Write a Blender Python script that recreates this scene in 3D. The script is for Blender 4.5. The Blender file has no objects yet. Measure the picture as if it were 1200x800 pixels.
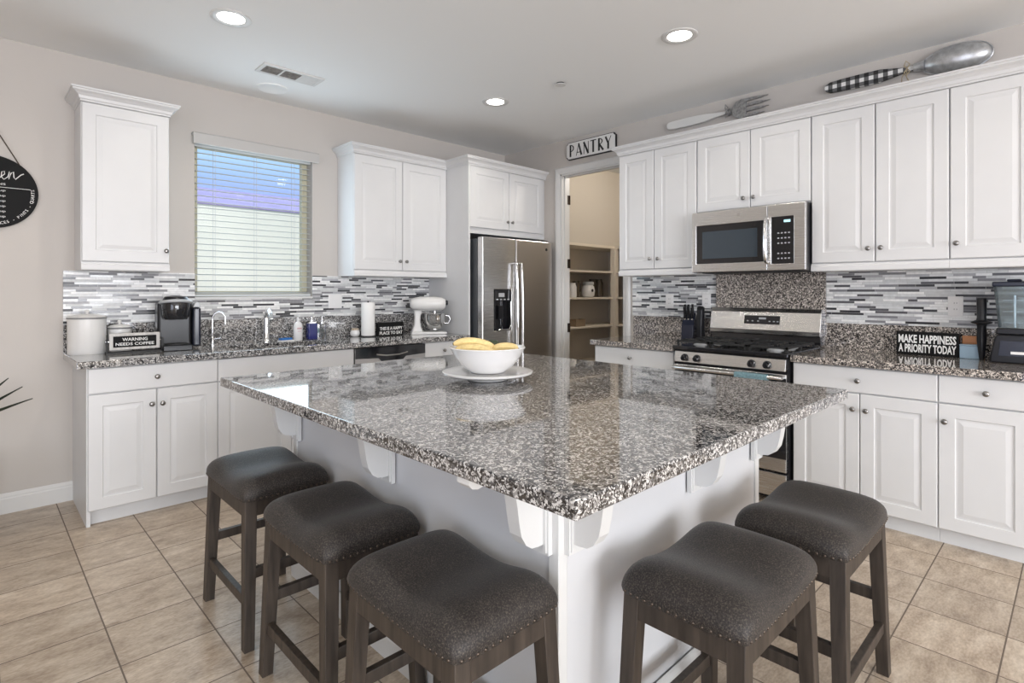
import bpy, bmesh, math, random
from mathutils import Vector, Matrix
random.seed(7)
C = bpy.context.scene.collection
PI = math.pi

# ------------------------------------------------------------------ measures (metres)
CAM_H = 1.2927
WALL_Y = 4.386      # window wall
WALL_X = 4.144      # stove wall
CEIL = 2.767
FY = 3.786          # door fronts of the base units on the window wall
FX = 3.532          # door fronts of the base units on the stove wall
UY = 4.10
UX = 3.857
TOP = 0.914

# ------------------------------------------------------------------ materials
def new_mat(name):
    m = bpy.data.materials.new(name); m.use_nodes = True
    nt = m.node_tree
    return m, nt, nt.nodes['Principled BSDF']

def mat(name, col, rough=0.5, metal=0.0, coat=0.0, noise=0.0, nscale=20, bump=0.0, bscale=200, sheen=0.0, trans=0.0, emit=None, estr=0, spec=None, alpha=None):
    m, nt, b = new_mat(name)
    b.inputs['Base Color'].default_value = (*col, 1)
    b.inputs['Roughness'].default_value = rough
    b.inputs['Metallic'].default_value = metal
    b.inputs['Coat Weight'].default_value = coat
    b.inputs['Coat Roughness'].default_value = 0.05
    if sheen: b.inputs['Sheen Weight'].default_value = sheen
    if trans: b.inputs['Transmission Weight'].default_value = trans
    if spec is not None: b.inputs['Specular IOR Level'].default_value = spec
    if alpha is not None: b.inputs['Alpha'].default_value = alpha
    if emit:
        b.inputs['Emission Color'].default_value = (*emit, 1); b.inputs['Emission Strength'].default_value = estr
    geo = nt.nodes.new('ShaderNodeNewGeometry')
    if noise:
        n = nt.nodes.new('ShaderNodeTexNoise'); n.inputs['Scale'].default_value = nscale; n.inputs['Detail'].default_value = 5
        nt.links.new(geo.outputs['Position'], n.inputs['Vector'])
        r = nt.nodes.new('ShaderNodeMapRange'); r.inputs[1].default_value = .3; r.inputs[2].default_value = .7
        r.inputs[3].default_value = 1 - noise; r.inputs[4].default_value = 1 + noise
        nt.links.new(n.outputs['Fac'], r.inputs[0])
        mx = nt.nodes.new('ShaderNodeVectorMath'); mx.operation = 'SCALE'; mx.inputs[0].default_value = col
        nt.links.new(r.outputs[0], mx.inputs['Scale']); nt.links.new(mx.outputs[0], b.inputs['Base Color'])
    if bump:
        n = nt.nodes.new('ShaderNodeTexNoise'); n.inputs['Scale'].default_value = bscale; n.inputs['Detail'].default_value = 3
        nt.links.new(geo.outputs['Position'], n.inputs['Vector'])
        bp = nt.nodes.new('ShaderNodeBump'); bp.inputs['Strength'].default_value = bump; bp.inputs['Distance'].default_value = .002
        nt.links.new(n.outputs['Fac'], bp.inputs['Height']); nt.links.new(bp.outputs[0], b.inputs['Normal'])
    return m

class NG:
    """tiny helper to write node maths"""
    def __init__(s, nt): s.nt = nt
    def val(s, sock, v):
        if isinstance(v, (int, float)): sock.default_value = v
        else: s.nt.links.new(v, sock)
    def m(s, op, a, b=0.0, c=0.0):
        n = s.nt.nodes.new('ShaderNodeMath'); n.operation = op
        s.val(n.inputs[0], a); s.val(n.inputs[1], b); s.val(n.inputs[2], c)
        return n.outputs[0]
    def xyz(s):
        g = s.nt.nodes.new('ShaderNodeNewGeometry'); x = s.nt.nodes.new('ShaderNodeSeparateXYZ')
        s.nt.links.new(g.outputs['Position'], x.inputs[0]); return g.outputs['Position'], x.outputs
    def comb(s, a, b, c=0.0):
        n = s.nt.nodes.new('ShaderNodeCombineXYZ')
        for i, v in enumerate((a, b, c)): s.val(n.inputs[i], v)
        return n.outputs[0]
    def white(s, v):
        n = s.nt.nodes.new('ShaderNodeTexWhiteNoise'); n.noise_dimensions = '3D'; s.nt.links.new(v, n.inputs['Vector']); return n.outputs['Value']
    def ramp(s, fac, stops, interp='LINEAR'):
        n = s.nt.nodes.new('ShaderNodeValToRGB'); n.color_ramp.interpolation = interp
        el = n.color_ramp.elements
        while len(el) < len(stops): el.new(0.5)
        for e, (p, c) in zip(el, stops): e.position = p; e.color = (*c, 1)
        s.nt.links.new(fac, n.inputs[0]); return n.outputs[0]
    def mix(s, f, a, b, mode='MIX'):
        n = s.nt.nodes.new('ShaderNodeMix'); n.data_type = 'RGBA'; n.blend_type = mode
        s.val(n.inputs[0], f)
        for i, v in ((6, a), (7, b)):
            if isinstance(v, tuple): n.inputs[i].default_value = (*v, 1)
            else: s.nt.links.new(v, n.inputs[i])
        return n.outputs[2]

def granite_mat(name, tint):
    m, nt, b = new_mat(name); g = NG(nt); pos, xyz = g.xyz()
    nz = nt.nodes.new('ShaderNodeTexNoise'); nz.inputs['Scale'].default_value = 60; nz.inputs['Detail'].default_value = 3
    nt.links.new(pos, nz.inputs['Vector'])
    off = nt.nodes.new('ShaderNodeVectorMath'); off.operation = 'MULTIPLY_ADD'
    nt.links.new(nz.outputs['Color'], off.inputs[0]); off.inputs[1].default_value = (.012, .012, .012); nt.links.new(pos, off.inputs[2])
    def vor(sc):
        v = nt.nodes.new('ShaderNodeTexVoronoi'); v.inputs['Scale'].default_value = sc
        nt.links.new(off.outputs[0], v.inputs['Vector'])
        s_ = nt.nodes.new('ShaderNodeSeparateColor'); nt.links.new(v.outputs['Color'], s_.inputs[0])
        return s_.outputs[0], s_.outputs[1]
    a, a2 = vor(125); c, c2 = vor(270)
    t = tint
    st = [(0, (.010, .010, .012)), (.20, (.038*t[0], .037*t[1], .038*t[2])), (.38, (.125*t[0], .12*t[1], .117*t[2])), (.57, (.29*t[0], .28*t[1], .27*t[2])), (.76, (.60*t[0], .585*t[1], .565*t[2]))]
    col1 = g.ramp(a, st, 'CONSTANT'); col2 = g.ramp(c, st, 'CONSTANT')
    sel = g.m('GREATER_THAN', c2, .55)
    col = g.mix(sel, col1, col2)
    nt.links.new(col, b.inputs['Base Color'])
    b.inputs['Roughness'].default_value = .05; b.inputs['Specular IOR Level'].default_value = .8; b.inputs['Coat Weight'].default_value = .35; b.inputs['Coat IOR'].default_value = 1.6; b.inputs['Coat Roughness'].default_value = .02
    return m

def mosaic_mat():
    m, nt, b = new_mat('glass strip mosaic'); g = NG(nt); pos, xyz = g.xyz()
    u = g.m('ADD', xyz[0], xyz[1]); z = xyz[2]
    RH = .0152
    rz = g.m('DIVIDE', z, RH); row = g.m('FLOOR', rz); fz = g.m('FRACT', rz)
    rnd = g.white(g.comb(row, 3.3, 1.7)); rnd2 = g.white(g.comb(row, 9.1, 4.2))
    L = g.m('MULTIPLY_ADD', rnd2, .06, .085)
    us = g.m('DIVIDE', g.m('MULTIPLY_ADD', rnd, 3.7, u), L)
    # jitter the cell borders so that lengths vary inside a row
    cell = g.m('FLOOR', us); fu = g.m('FRACT', us)
    j = g.m('MULTIPLY_ADD', g.white(g.comb(cell, row, 5.5)), .55, .2)
    after = g.m('GREATER_THAN', fu, j)
    cid = g.m('ADD', cell, after)
    j2 = g.m('DIVIDE', g.m('ABSOLUTE', g.m('SUBTRACT', fu, j)), 1.0)
    w = g.white(g.comb(cid, row, .5)); w2 = g.white(g.comb(cid, row, 8.5))
    col = g.ramp(w, [(0, (.035, .036, .042)), (.13, (.10, .10, .11)), (.22, (.22, .22, .235)), (.33, (.42, .42, .44)), (.44, (.66, .67, .67)), (.60, (.82, .82, .81)), (.84, (.58, .59, .59))], 'CONSTANT')
    nz = nt.nodes.new('ShaderNodeTexNoise'); nz.inputs['Scale'].default_value = 45; nt.links.new(pos, nz.inputs['Vector'])
    marb = g.m('MULTIPLY_ADD', nz.outputs['Fac'], .4, .8)
    vm = nt.nodes.new('ShaderNodeVectorMath'); vm.operation = 'SCALE'; nt.links.new(col, vm.inputs[0]); nt.links.new(marb, vm.inputs['Scale'])
    gz = g.m('LESS_THAN', g.m('MINIMUM', fz, g.m('SUBTRACT', 1.0, fz)), .05)
    gu = g.m('LESS_THAN', g.m('MULTIPLY', j2, L), .0009)
    gr = g.m('MAXIMUM', gz, gu)
    out = g.mix(gr, vm.outputs[0], (.50, .50, .49))
    nt.links.new(out, b.inputs['Base Color'])
    nt.links.new(g.m('MULTIPLY_ADD', w2, .3, .12), b.inputs['Roughness'])
    bp = nt.nodes.new('ShaderNodeBump'); bp.inputs['Strength'].default_value = .4; bp.inputs['Distance'].default_value = .001
    nt.links.new(g.m('SUBTRACT', 1.0, gr), bp.inputs['Height']); nt.links.new(bp.outputs[0], b.inputs['Normal'])
    return m

def floor_mat():
    m, nt, b = new_mat('travertine look floor tile'); g = NG(nt); pos, xyz = g.xyz()
    P = .302
    def axis(c, o):
        t = g.m('DIVIDE', g.m('SUBTRACT', c, o - 20 * P), P); return g.m('FLOOR', t), g.m('FRACT', t)
    ix, fx = axis(xyz[0], .365); iy, fy = axis(xyz[1], .506)
    ex = g.m('MINIMUM', fx, g.m('SUBTRACT', 1.0, fx)); ey = g.m('MINIMUM', fy, g.m('SUBTRACT', 1.0, fy))
    gr = g.m('LESS_THAN', g.m('MINIMUM', ex, ey), .0085)
    rnd = g.white(g.comb(ix, iy, 2.2))
    ofs = nt.nodes.new('ShaderNodeVectorMath'); ofs.operation = 'ADD'; nt.links.new(pos, ofs.inputs[0]); nt.links.new(g.comb(g.m('MULTIPLY', rnd, 13), rnd, rnd), ofs.inputs[1])
    sc = nt.nodes.new('ShaderNodeVectorMath'); sc.operation = 'MULTIPLY'; nt.links.new(ofs.outputs[0], sc.inputs[0]); sc.inputs[1].default_value = (1, 2.2, 1)
    n1 = nt.nodes.new('ShaderNodeTexNoise'); n1.inputs['Scale'].default_value = 7; n1.inputs['Detail'].default_value = 8; n1.inputs['Roughness'].default_value = .65
    nt.links.new(sc.outputs[0], n1.inputs['Vector'])
    n2 = nt.nodes.new('ShaderNodeTexNoise'); n2.inputs['Scale'].default_value = 60; n2.inputs['Detail'].default_value = 4; nt.links.new(sc.outputs[0], n2.inputs['Vector'])
    col = g.ramp(n1.outputs['Fac'], [(.30, (.23, .165, .11)), (.42, (.38, .295, .215)), (.55, (.52, .425, .325)), (.70, (.70, .61, .50))])
    col = g.mix(.35, col, g.ramp(n2.outputs['Fac'], [(.35, (.26, .19, .135)), (.65, (.58, .49, .39))]))
    vm = nt.nodes.new('ShaderNodeVectorMath'); vm.operation = 'SCALE'; nt.links.new(col, vm.inputs[0]); nt.links.new(g.m('MULTIPLY_ADD', rnd, .16, .92), vm.inputs['Scale'])
    out = g.mix(gr, vm.outputs[0], (.155, .12, .095))
    nt.links.new(out, b.inputs['Base Color'])
    nt.links.new(g.m('MULTIPLY_ADD', gr, .5, .30), b.inputs['Roughness'])
    bp = nt.nodes.new('ShaderNodeBump'); bp.inputs['Strength'].default_value = .35; bp.inputs['Distance'].default_value = .003
    h = g.m('SUBTRACT', g.m('MULTIPLY', n2.outputs['Fac'], .25), gr); nt.links.new(h, bp.inputs['Height']); nt.links.new(bp.outputs[0], b.inputs['Normal'])
    return m

def check_mat(name):   # buffalo check on the spoon handle; object coordinates run along the handle
    m, nt, b = new_mat(name); g = NG(nt)
    tc = nt.nodes.new('ShaderNodeTexCoord'); sp = nt.nodes.new('ShaderNodeSeparateXYZ'); nt.links.new(tc.outputs['Object'], sp.inputs[0])
    a = g.m('GREATER_THAN', g.m('FRACT', g.m('DIVIDE', sp.outputs[0], .052)), .5)
    c = g.m('GREATER_THAN', g.m('FRACT', g.m('ADD', g.m('DIVIDE', sp.outputs[2], .052), .25)), .5)
    s_ = g.m('MULTIPLY', g.m('ADD', a, c), .5)
    col = g.ramp(s_, [(0, (.78, .77, .75)), (.4, (.12, .12, .12)), (.8, (.012, .012, .012))], 'CONSTANT')
    nt.links.new(col, b.inputs['Base Color']); b.inputs['Roughness'].default_value = .5
    return m

def wood_mat(name, c0, c1, rough=.45):
    m, nt, b = new_mat(name); g = NG(nt)
    tc = nt.nodes.new('ShaderNodeTexCoord')
    mp = nt.nodes.new('ShaderNodeMapping'); mp.inputs['Scale'].default_value = (60, 60, 5); nt.links.new(tc.outputs['Object'], mp.inputs[0])
    n = nt.nodes.new('ShaderNodeTexNoise'); n.inputs['Scale'].default_value = 1.0; n.inputs['Detail'].default_value = 6; nt.links.new(mp.outputs[0], n.inputs['Vector'])
    nt.links.new(g.ramp(n.outputs['Fac'], [(.3, c0), (.7, c1)]), b.inputs['Base Color']); b.inputs['Roughness'].default_value = rough
    return m

def fabric_mat():
    m, nt, b = new_mat('charcoal woven upholstery'); g = NG(nt)
    tc = nt.nodes.new('ShaderNodeTexCoord')
    n = nt.nodes.new('ShaderNodeTexNoise'); n.inputs['Scale'].default_value = 290; n.inputs['Detail'].default_value = 4; nt.links.new(tc.outputs['Object'], n.inputs['Vector'])
    n2 = nt.nodes.new('ShaderNodeTexNoise'); n2.inputs['Scale'].default_value = 14; nt.links.new(tc.outputs['Object'], n2.inputs['Vector'])
    c = g.ramp(n.outputs['Fac'], [(.34, (.008, .0065, .006)), (.5, (.024, .020, .018)), (.68, (.098, .080, .066))])
    c = g.mix(.25, c, g.ramp(n2.outputs['Fac'], [(.3, (.018, .015, .013)), (.7, (.048, .041, .036))]))
    nt.links.new(c, b.inputs['Base Color']); b.inputs['Roughness'].default_value = .55
    b.inputs['Specular IOR Level'].default_value = .35
    b.inputs['Sheen Weight'].default_value = .08; b.inputs['Sheen Roughness'].default_value = .4
    bp = nt.nodes.new('ShaderNodeBump'); bp.inputs['Strength'].default_value = .5; bp.inputs['Distance'].default_value = .001
    nt.links.new(n.outputs['Fac'], bp.inputs['Height']); nt.links.new(bp.outputs[0], b.inputs['Normal'])
    return m

def steel_mat(name, col, rough, axis=2):
    m, nt, b = new_mat(name); g = NG(nt)
    tc = nt.nodes.new('ShaderNodeTexCoord'); mp = nt.nodes.new('ShaderNodeMapping')
    s_ = [6, 6, 6]; s_[axis] = 700 if axis != 2 else 6
    mp.inputs['Scale'].default_value = (3, 3, 600); nt.links.new(tc.outputs['Object'], mp.inputs[0])
    n = nt.nodes.new('ShaderNodeTexNoise'); n.inputs['Scale'].default_value = 1; n.inputs['Detail'].default_value = 2; nt.links.new(mp.outputs[0], n.inputs['Vector'])
    nt.links.new(g.m('MULTIPLY_ADD', n.outputs['Fac'], .12, rough - .06), b.inputs['Roughness'])
    b.inputs['Base Color'].default_value = (*col, 1); b.inputs['Metallic'].default_value = 1
    return m

M = {}
M['white'] = mat('white cabinet paint', (.66, .66, .66), .38, noise=.015, nscale=6)
M['trimw'] = mat('white trim paint', (.67, .665, .65), .4)
M['wall'] = mat('greige wall paint', (.54, .505, .47), .75, bump=.15, bscale=120)
M['pwall'] = mat('pantry wall paint', (.60, .55, .48), .8)
M['pshelf'] = mat('pantry shelf paint', (.74, .67, .57), .6)
M['ceil'] = mat('ceiling paint', (.88, .885, .88), .85, bump=.15, bscale=90)
M['island'] = mat('island panel paint', (.62, .62, .63), .42)
M['granite'] = granite_mat('speckled granite', (1, 1, 1))
M['graniteS'] = granite_mat('speckled brown granite', (1.08, 1.0, .93))
M['mosaic'] = mosaic_mat()
M['floor'] = floor_mat()
M['fabric'] = fabric_mat()
M['stoolwood'] = wood_mat('weathered dark stool wood', (.022, .016, .012), (.062, .047, .036), .5)
M['nail'] = mat('antique nailhead', (.10, .08, .065), .4, 1)
M['steel'] = steel_mat('brushed stainless steel', (.68, .67, .655), .26)
M['steelD'] = steel_mat('dark and shaded brushed stainless', (.50, .485, .475), .30)
M['chrome'] = mat('chrome', (.8, .8, .8), .08, 1)
M['knob'] = mat('pewter knob metal', (.28, .27, .26), .28, 1)
M['blackg'] = mat('black gloss', (.012, .012, .014), .08, coat=.3)
M['blackp'] = mat('black plastic', (.012, .012, .014), .28, spec=.3)
M['blackm'] = mat('matt black iron', (.018, .018, .018), .55)
M['fridgeside'] = mat('dark grey fridge case', (.045, .05, .055), .35)
M['tank'] = mat('silvery grey plastic', (.42, .43, .44), .3)
M['navyp'] = mat('blue black plastic', (.012, .015, .028), .22)
M['ceramic'] = mat('white ceramic', (.80, .79, .78), .15, coat=.5)
M['enamel'] = mat('white enamel', (.72, .71, .69), .3)
M['greyband'] = mat('grey enamel rim', (.22, .22, .22), .3)
M['paper'] = mat('paper towel', (.82, .81, .79), .9, bump=.4, bscale=300)
M['banana'] = mat('banana peel', (.76, .58, .26), .5, noise=.12, nscale=60)
M['btip'] = mat('banana tip', (.10, .07, .03), .7)
M['avocado'] = mat('dark green fruit skin', (.03, .045, .02), .6)
M['glass'] = mat('clear glass', (1, 1, 1), .02, trans=1)
M['smoke'] = mat('clear blue grey jug plastic', (.62, .72, .76), .1, trans=.85)
M['blueliq'] = mat('dark blue liquid', (.006, .012, .14), .12, coat=.4)
M['soap'] = mat('white lotion bottle', (.80, .79, .78), .3)
M['label'] = mat('pink print', (.62, .40, .42), .5)
M['sponge'] = mat('blue sponge', (.03, .17, .50), .9, bump=.5, bscale=400)
M['woodlt'] = wood_mat('light wood', (.42, .33, .24), (.60, .50, .39))
M['greywood'] = wood_mat('whitewashed grey wood', (.40, .38, .36), (.62, .60, .57))
M['signblk'] = mat('black sign board', (.008, .008, .008), .6, spec=.15)
M['letter'] = mat('white lettering', (.80, .79, .77), .6)
M['signwhite'] = mat('white enamel sign', (.74, .73, .71), .35)
M['ink'] = mat('black ink', (.015, .015, .015), .5)
M['rope'] = mat('dark rope', (.06, .045, .03), .8)
M['galv'] = mat('galvanised metal', (.55, .56, .57), .36, .85, noise=.25, nscale=30)
M['tines'] = mat('worn grey metal', (.36, .36, .36), .35, .7, noise=.3, nscale=60)
M['forkw'] = mat('white distressed handle', (.72, .71, .68), .5)
M['check'] = check_mat('black and white buffalo check')
M['bow'] = mat('twine', (.40, .33, .22), .8)
M['teal'] = mat('teal towel cloth', (.15, .25, .28), .9, noise=.3, nscale=90)
M['leaf'] = mat('dark spiky leaf', (.018, .028, .016), .45)
M['pot'] = mat('dark planter', (.06, .055, .05), .5)
M['lens'] = mat('lit lamp lens', (.9, .9, .9), .4, emit=(1, .95, .88), estr=14)
M['vinyl'] = mat('almond window vinyl', (.60, .57, .42), .4)
M['slat'] = mat('white blind slat', (.55, .57, .57), .45)
M['valance'] = mat('pale grey valance', (.50, .485, .465), .5)
M['stucco'] = mat('pale stucco', (.80, .79, .71), .9, noise=.12, nscale=120, bump=1.0, bscale=60)
M['roof'] = mat('blue violet roof tiles', (.30, .26, .50), .8, noise=.1, nscale=4)
M['dark'] = mat('dark recess', (.02, .02, .02), .8)
M['display'] = mat('lit display digits', (.1, .3, .3), .5, emit=(.6, .9, 1), estr=1.2)
M['redp'] = mat('red lid', (.40, .012, .012), .35)
M['card'] = mat('brown cardboard', (.26, .19, .12), .8)
M['basket'] = mat('dark smoked glass', (.07, .055, .04), .15)
M['brownb'] = mat('copper foil packet', (.42, .18, .07), .35, .3)
M['paleblue'] = mat('pale blue plastic', (.30, .42, .52), .35)
M['soil'] = mat('potting soil', (.03, .02, .015), .9)
M['hinge'] = mat('dark bronze hinge', (.05, .035, .025), .4, .8)

# ------------------------------------------------------------------ mesh helpers
def box(bm, x0, x1, y0, y1, z0, z1, mi=0):
    vs = [bm.verts.new((x, y, z)) for x in (x0, x1) for y in (y0, y1) for z in (z0, z1)]
    for f in ((0, 1, 3, 2), (4, 6, 7, 5), (0, 4, 5, 1), (2, 3, 7, 6), (0, 2, 6, 4), (1, 5, 7, 3)):
        fc = bm.faces.new([vs[i] for i in f]); fc.material_index = mi
    return vs

def lathe(bm, prof, seg=24, mi=0, cx=0, cy=0, cz=0, mtx=None, sx=1, sy=1):
    rings = []
    for r, z in prof:
        if r < 1e-6: ring = [bm.verts.new((0, 0, z))]
        else: ring = [bm.verts.new((r * sx * math.cos(2 * PI * i / seg), r * sy * math.sin(2 * PI * i / seg), z)) for i in range(seg)]
        rings.append(ring)
    for a, b in zip(rings, rings[1:]):
        for i in range(seg):
            j = (i + 1) % seg
            if len(a) == 1 and len(b) == 1: continue
            if len(a) == 1: f = bm.faces.new((a[0], b[i], b[j]))
            elif len(b) == 1: f = bm.faces.new((a[i], a[j], b[0]))
            else: f = bm.faces.new((a[i], a[j], b[j], b[i]))
            f.material_index = mi
    for ring in (rings[0], rings[-1]):
        if len(ring) > 1:
            f = bm.faces.new(ring); f.material_index = mi
    T = Matrix.Translation((cx, cy, cz)) @ (mtx if mtx is not None else Matrix.Identity(4))
    for ring in rings:
        for v in ring: v.co = T @ v.co

def cyl(bm, p0, p1, r, seg=16, mi=0, r2=None):
    p0, p1 = Vector(p0), Vector(p1); d = p1 - p0
    q = d.to_track_quat('Z', 'Y').to_matrix().to_4x4()
    lathe(bm, [(r, 0), (r if r2 is None else r2, d.length)], seg, mi, *p0, mtx=q)

def tube(bm, pts, r, seg=8, mi=0, sx=1.0, closed=False):
    """swept round (or flattened) section along a polyline; r may be a list"""
    pts = [Vector(p) for p in pts]; n = len(pts)
    rings = []; up = None
    for i, p in enumerate(pts):
        if closed: d = pts[(i + 1) % n] - pts[i - 1]
        else: d = pts[min(i + 1, n - 1)] - pts[max(i - 1, 0)]
        d.normalize()
        if up is None:
            up = Vector((0, 0, 1)) if abs(d.z) < .9 else Vector((0, 1, 0))
        a = d.cross(up).normalized(); b = a.cross(d).normalized(); up = b
        rr = r[i] if isinstance(r, (list, tuple)) else r
        rings.append([bm.verts.new(p + a * (rr * sx * math.cos(2 * PI * k / seg)) + b * (rr * math.sin(2 * PI * k / seg))) for k in range(seg)])
    pairs = list(zip(rings, rings[1:])) + ([(rings[-1], rings[0])] if closed else [])
    for A, B in pairs:
        for k in range(seg):
            f = bm.faces.new((A[k], A[(k + 1) % seg], B[(k + 1) % seg], B[k])); f.material_index = mi
    if not closed:
        for R in (rings[0], rings[-1]):
            f = bm.faces.new(R); f.material_index = mi

def prism(bm, pts, a0, a1, axis='y', mi=0):
    """extrude a 2D outline: axis 'y' -> pts are (x,z); 'x' -> (y,z); 'z' -> (x,y)"""
    def P(p, t):
        if axis == 'y': return (p[0], t, p[1])
        if axis == 'x': return (t, p[0], p[1])
        return (p[0], p[1], t)
    A = [bm.verts.new(P(p, a0)) for p in pts]; B = [bm.verts.new(P(p, a1)) for p in pts]
    n = len(pts)
    for i in range(n):
        f = bm.faces.new((A[i], A[(i + 1) % n], B[(i + 1) % n], B[i])); f.material_index = mi
    for R in (A, B):
        f = bm.faces.new(R); f.material_index = mi

def slab(bm, us, vs, skip, w0, w1, mp, mi=0):
    """plate divided into cells, some left open; mp(u,v,w) -> xyz"""
    cache = {}
    def V(i, j, k):
        if (i, j, k) not in cache: cache[(i, j, k)] = bm.verts.new(mp(us[i], vs[j], (w0, w1)[k]))
        return cache[(i, j, k)]
    nu, nv = len(us) - 1, len(vs) - 1
    solid = lambda i, j: 0 <= i < nu and 0 <= j < nv and (i, j) not in skip
    for i in range(nu):
        for j in range(nv):
            if not solid(i, j): continue
            for k in (0, 1):
                bm.faces.new((V(i, j, k), V(i + 1, j, k), V(i + 1, j + 1, k), V(i, j + 1, k))).material_index = mi
            for (di, dj, a, b) in ((-1, 0, (i, j), (i, j + 1)), (1, 0, (i + 1, j), (i + 1, j + 1)), (0, -1, (i, j), (i + 1, j)), (0, 1, (i, j + 1), (i + 1, j + 1))):
                if not solid(i + di, j + dj):
                    bm.faces.new((V(*a, 0), V(*b, 0), V(*b, 1), V(*a, 1))).material_index = mi

def sweep(bm, path, prof, mi=0, side=1):
    """moulding profile (out, z) along a plan path with mitred corners"""
    P = [Vector(p) for p in path]; n = len(P); rings = []
    for i in range(n):
        ds = []
        if i > 0: ds.append((P[i] - P[i - 1]).normalized())
        if i < n - 1: ds.append((P[i + 1] - P[i]).normalized())
        ns = [Vector((d.y, -d.x)) * side for d in ds]
        if len(ns) == 2:
            mv = (ns[0] + ns[1]); mv = mv / max(1e-6, mv.dot(ns[0]))
        else: mv = ns[0]
        rings.append([bm.verts.new((P[i].x + mv.x * o, P[i].y + mv.y * o, z)) for o, z in prof])
    k = len(prof)
    for A, B in zip(rings, rings[1:]):
        for i in range(k):
            bm.faces.new((A[i], A[(i + 1) % k], B[(i + 1) % k], B[i])).material_index = mi
    bm.faces.new(rings[0]).material_index = mi; bm.faces.new(rings[-1]).material_index = mi

def obj(name, bm, mats, parent=None, bevel=0, seg=2, smooth=None, loc=None, rot=None):
    bmesh.ops.recalc_face_normals(bm, faces=bm.faces[:])
    me = bpy.data.meshes.new(name); bm.to_mesh(me); bm.free()
    for m in (mats if isinstance(mats, (list, tuple)) else [mats]): me.materials.append(M[m] if isinstance(m, str) else m)
    if smooth is not None:
        for p in me.polygons: p.use_smooth = True
        me.set_sharp_from_angle(angle=math.radians(smooth))
    o = bpy.data.objects.new(name, me); C.objects.link(o)
    if bevel:
        b = o.modifiers.new('Bevel', 'BEVEL'); b.width = bevel; b.segments = seg; b.limit_method = 'ANGLE'; b.angle_limit = math.radians(40)
    if parent is not None: o.parent = parent
    if loc is not None: o.location = loc
    if rot is not None: o.rotation_euler = rot
    return o

def BM(): return bmesh.new()

def tag(o, label, cat, group=None):
    o['label'] = label; o['category'] = cat
    if group: o['group'] = group
    return o

def thing(name, label, cat, loc=(0, 0, 0), rz=0, group=None):
    o = bpy.data.objects.new(name, None); o.empty_display_size = .05; C.objects.link(o)
    o.location = loc; o.rotation_euler = (0, 0, rz)
    return tag(o, label, cat, group)

def struct(o): o['kind'] = 'structure'; return o

def dup(root, label, loc, rz, group=None):
    r = root.copy(); C.objects.link(r); r.location = loc; r.rotation_euler = (0, 0, rz); r['label'] = label
    if group: r['group'] = group
    for ch in list(root.children):
        c = ch.copy(); C.objects.link(c); c.parent = r
        for g_ in list(ch.children):
            d = g_.copy(); C.objects.link(d); d.parent = c
    return r

def text_part(name, lines, parent, m, width, height, y, xc=0, zc=0, ext=.0012, bold=0.0):
    """flat raised lettering facing local -Y; each line is (string, z centre, line height, line width)"""
    bm = BM()
    for s_, zz, lh, lw in lines:
        cu = bpy.data.curves.new('t', 'FONT'); cu.body = s_; cu.size = 1; cu.extrude = .5; cu.offset = bold
        cu.align_x = 'LEFT'; cu.resolution_u = 2
        ob = bpy.data.objects.new('t', cu)
        me = bpy.data.meshes.new_from_object(ob)
        xs = [v.co.x for v in me.vertices]; ys = [v.co.y for v in me.vertices]
        x0, x1, y0, y1 = min(xs), max(xs), min(ys), max(ys)
        for v in me.vertices:
            X = ((v.co.x - x0) / (x1 - x0) - .5) * lw; Z = ((v.co.y - y0) / (y1 - y0) - .5) * lh
            v.co = (xc + X, y + (-v.co.z) * ext * 2 / 1.0, zc + zz + Z)
        bm.from_mesh(me)
        bpy.data.meshes.remove(me); bpy.data.objects.remove(ob); bpy.data.curves.remove(cu)
    return obj(name, bm, m, parent)

# door and drawer fronts: local x to the right, z up, front at y=0, back at y=.019
def front_panel(bm, x0, x1, z0, z1, raised=True):
    rings = [(0, .019), (0, .004), (.004, 0)]
    if raised:
        w = min(x1 - x0, z1 - z0)
        i0 = min(.066, w * .2)
        rings += [(i0, 0), (i0 + .004, .006), (i0 + .012, .006), (i0 + .034, .0015), (i0 + .037, .0015)]
    prev = None
    first = None
    for ins, y in rings:
        r = [bm.verts.new(p) for p in ((x0 + ins, y, z0 + ins), (x1 - ins, y, z0 + ins), (x1 - ins, y, z1 - ins), (x0 + ins, y, z1 - ins))]
        if prev:
            for k in range(4): bm.faces.new((prev[k], prev[(k + 1) % 4], r[(k + 1) % 4], r[k]))
        else: first = r
        prev = r
    bm.faces.new(prev); bm.faces.new(first)

KN = [(0, -.026), (.008, -.0255), (.0135, -.022), (.0145, -.018), (.011, -.0145), (.0055, -.012), (.0048, -.004), (.009, -.001), (.009, 0.0)]
def knob(parent, x, z, y=0):
    bm = BM(); R = Matrix.Rotation(-PI / 2, 4, 'X')
    # profile runs towards -y
    lathe(bm, [(r, -zz) for r, zz in KN], 14, 0, x, y, z, mtx=Matrix.Rotation(PI / 2, 4, 'X'))
    return obj('knob', bm, 'knob', parent, smooth=50)

def place(wall, s, z=0, off=0):
    """root position: wall 'W' (s = X) or 'S' (s = Y of the left edge)"""
    if wall == 'W': return (s, off, z), 0
    return (off, s, z), -PI / 2

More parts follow.
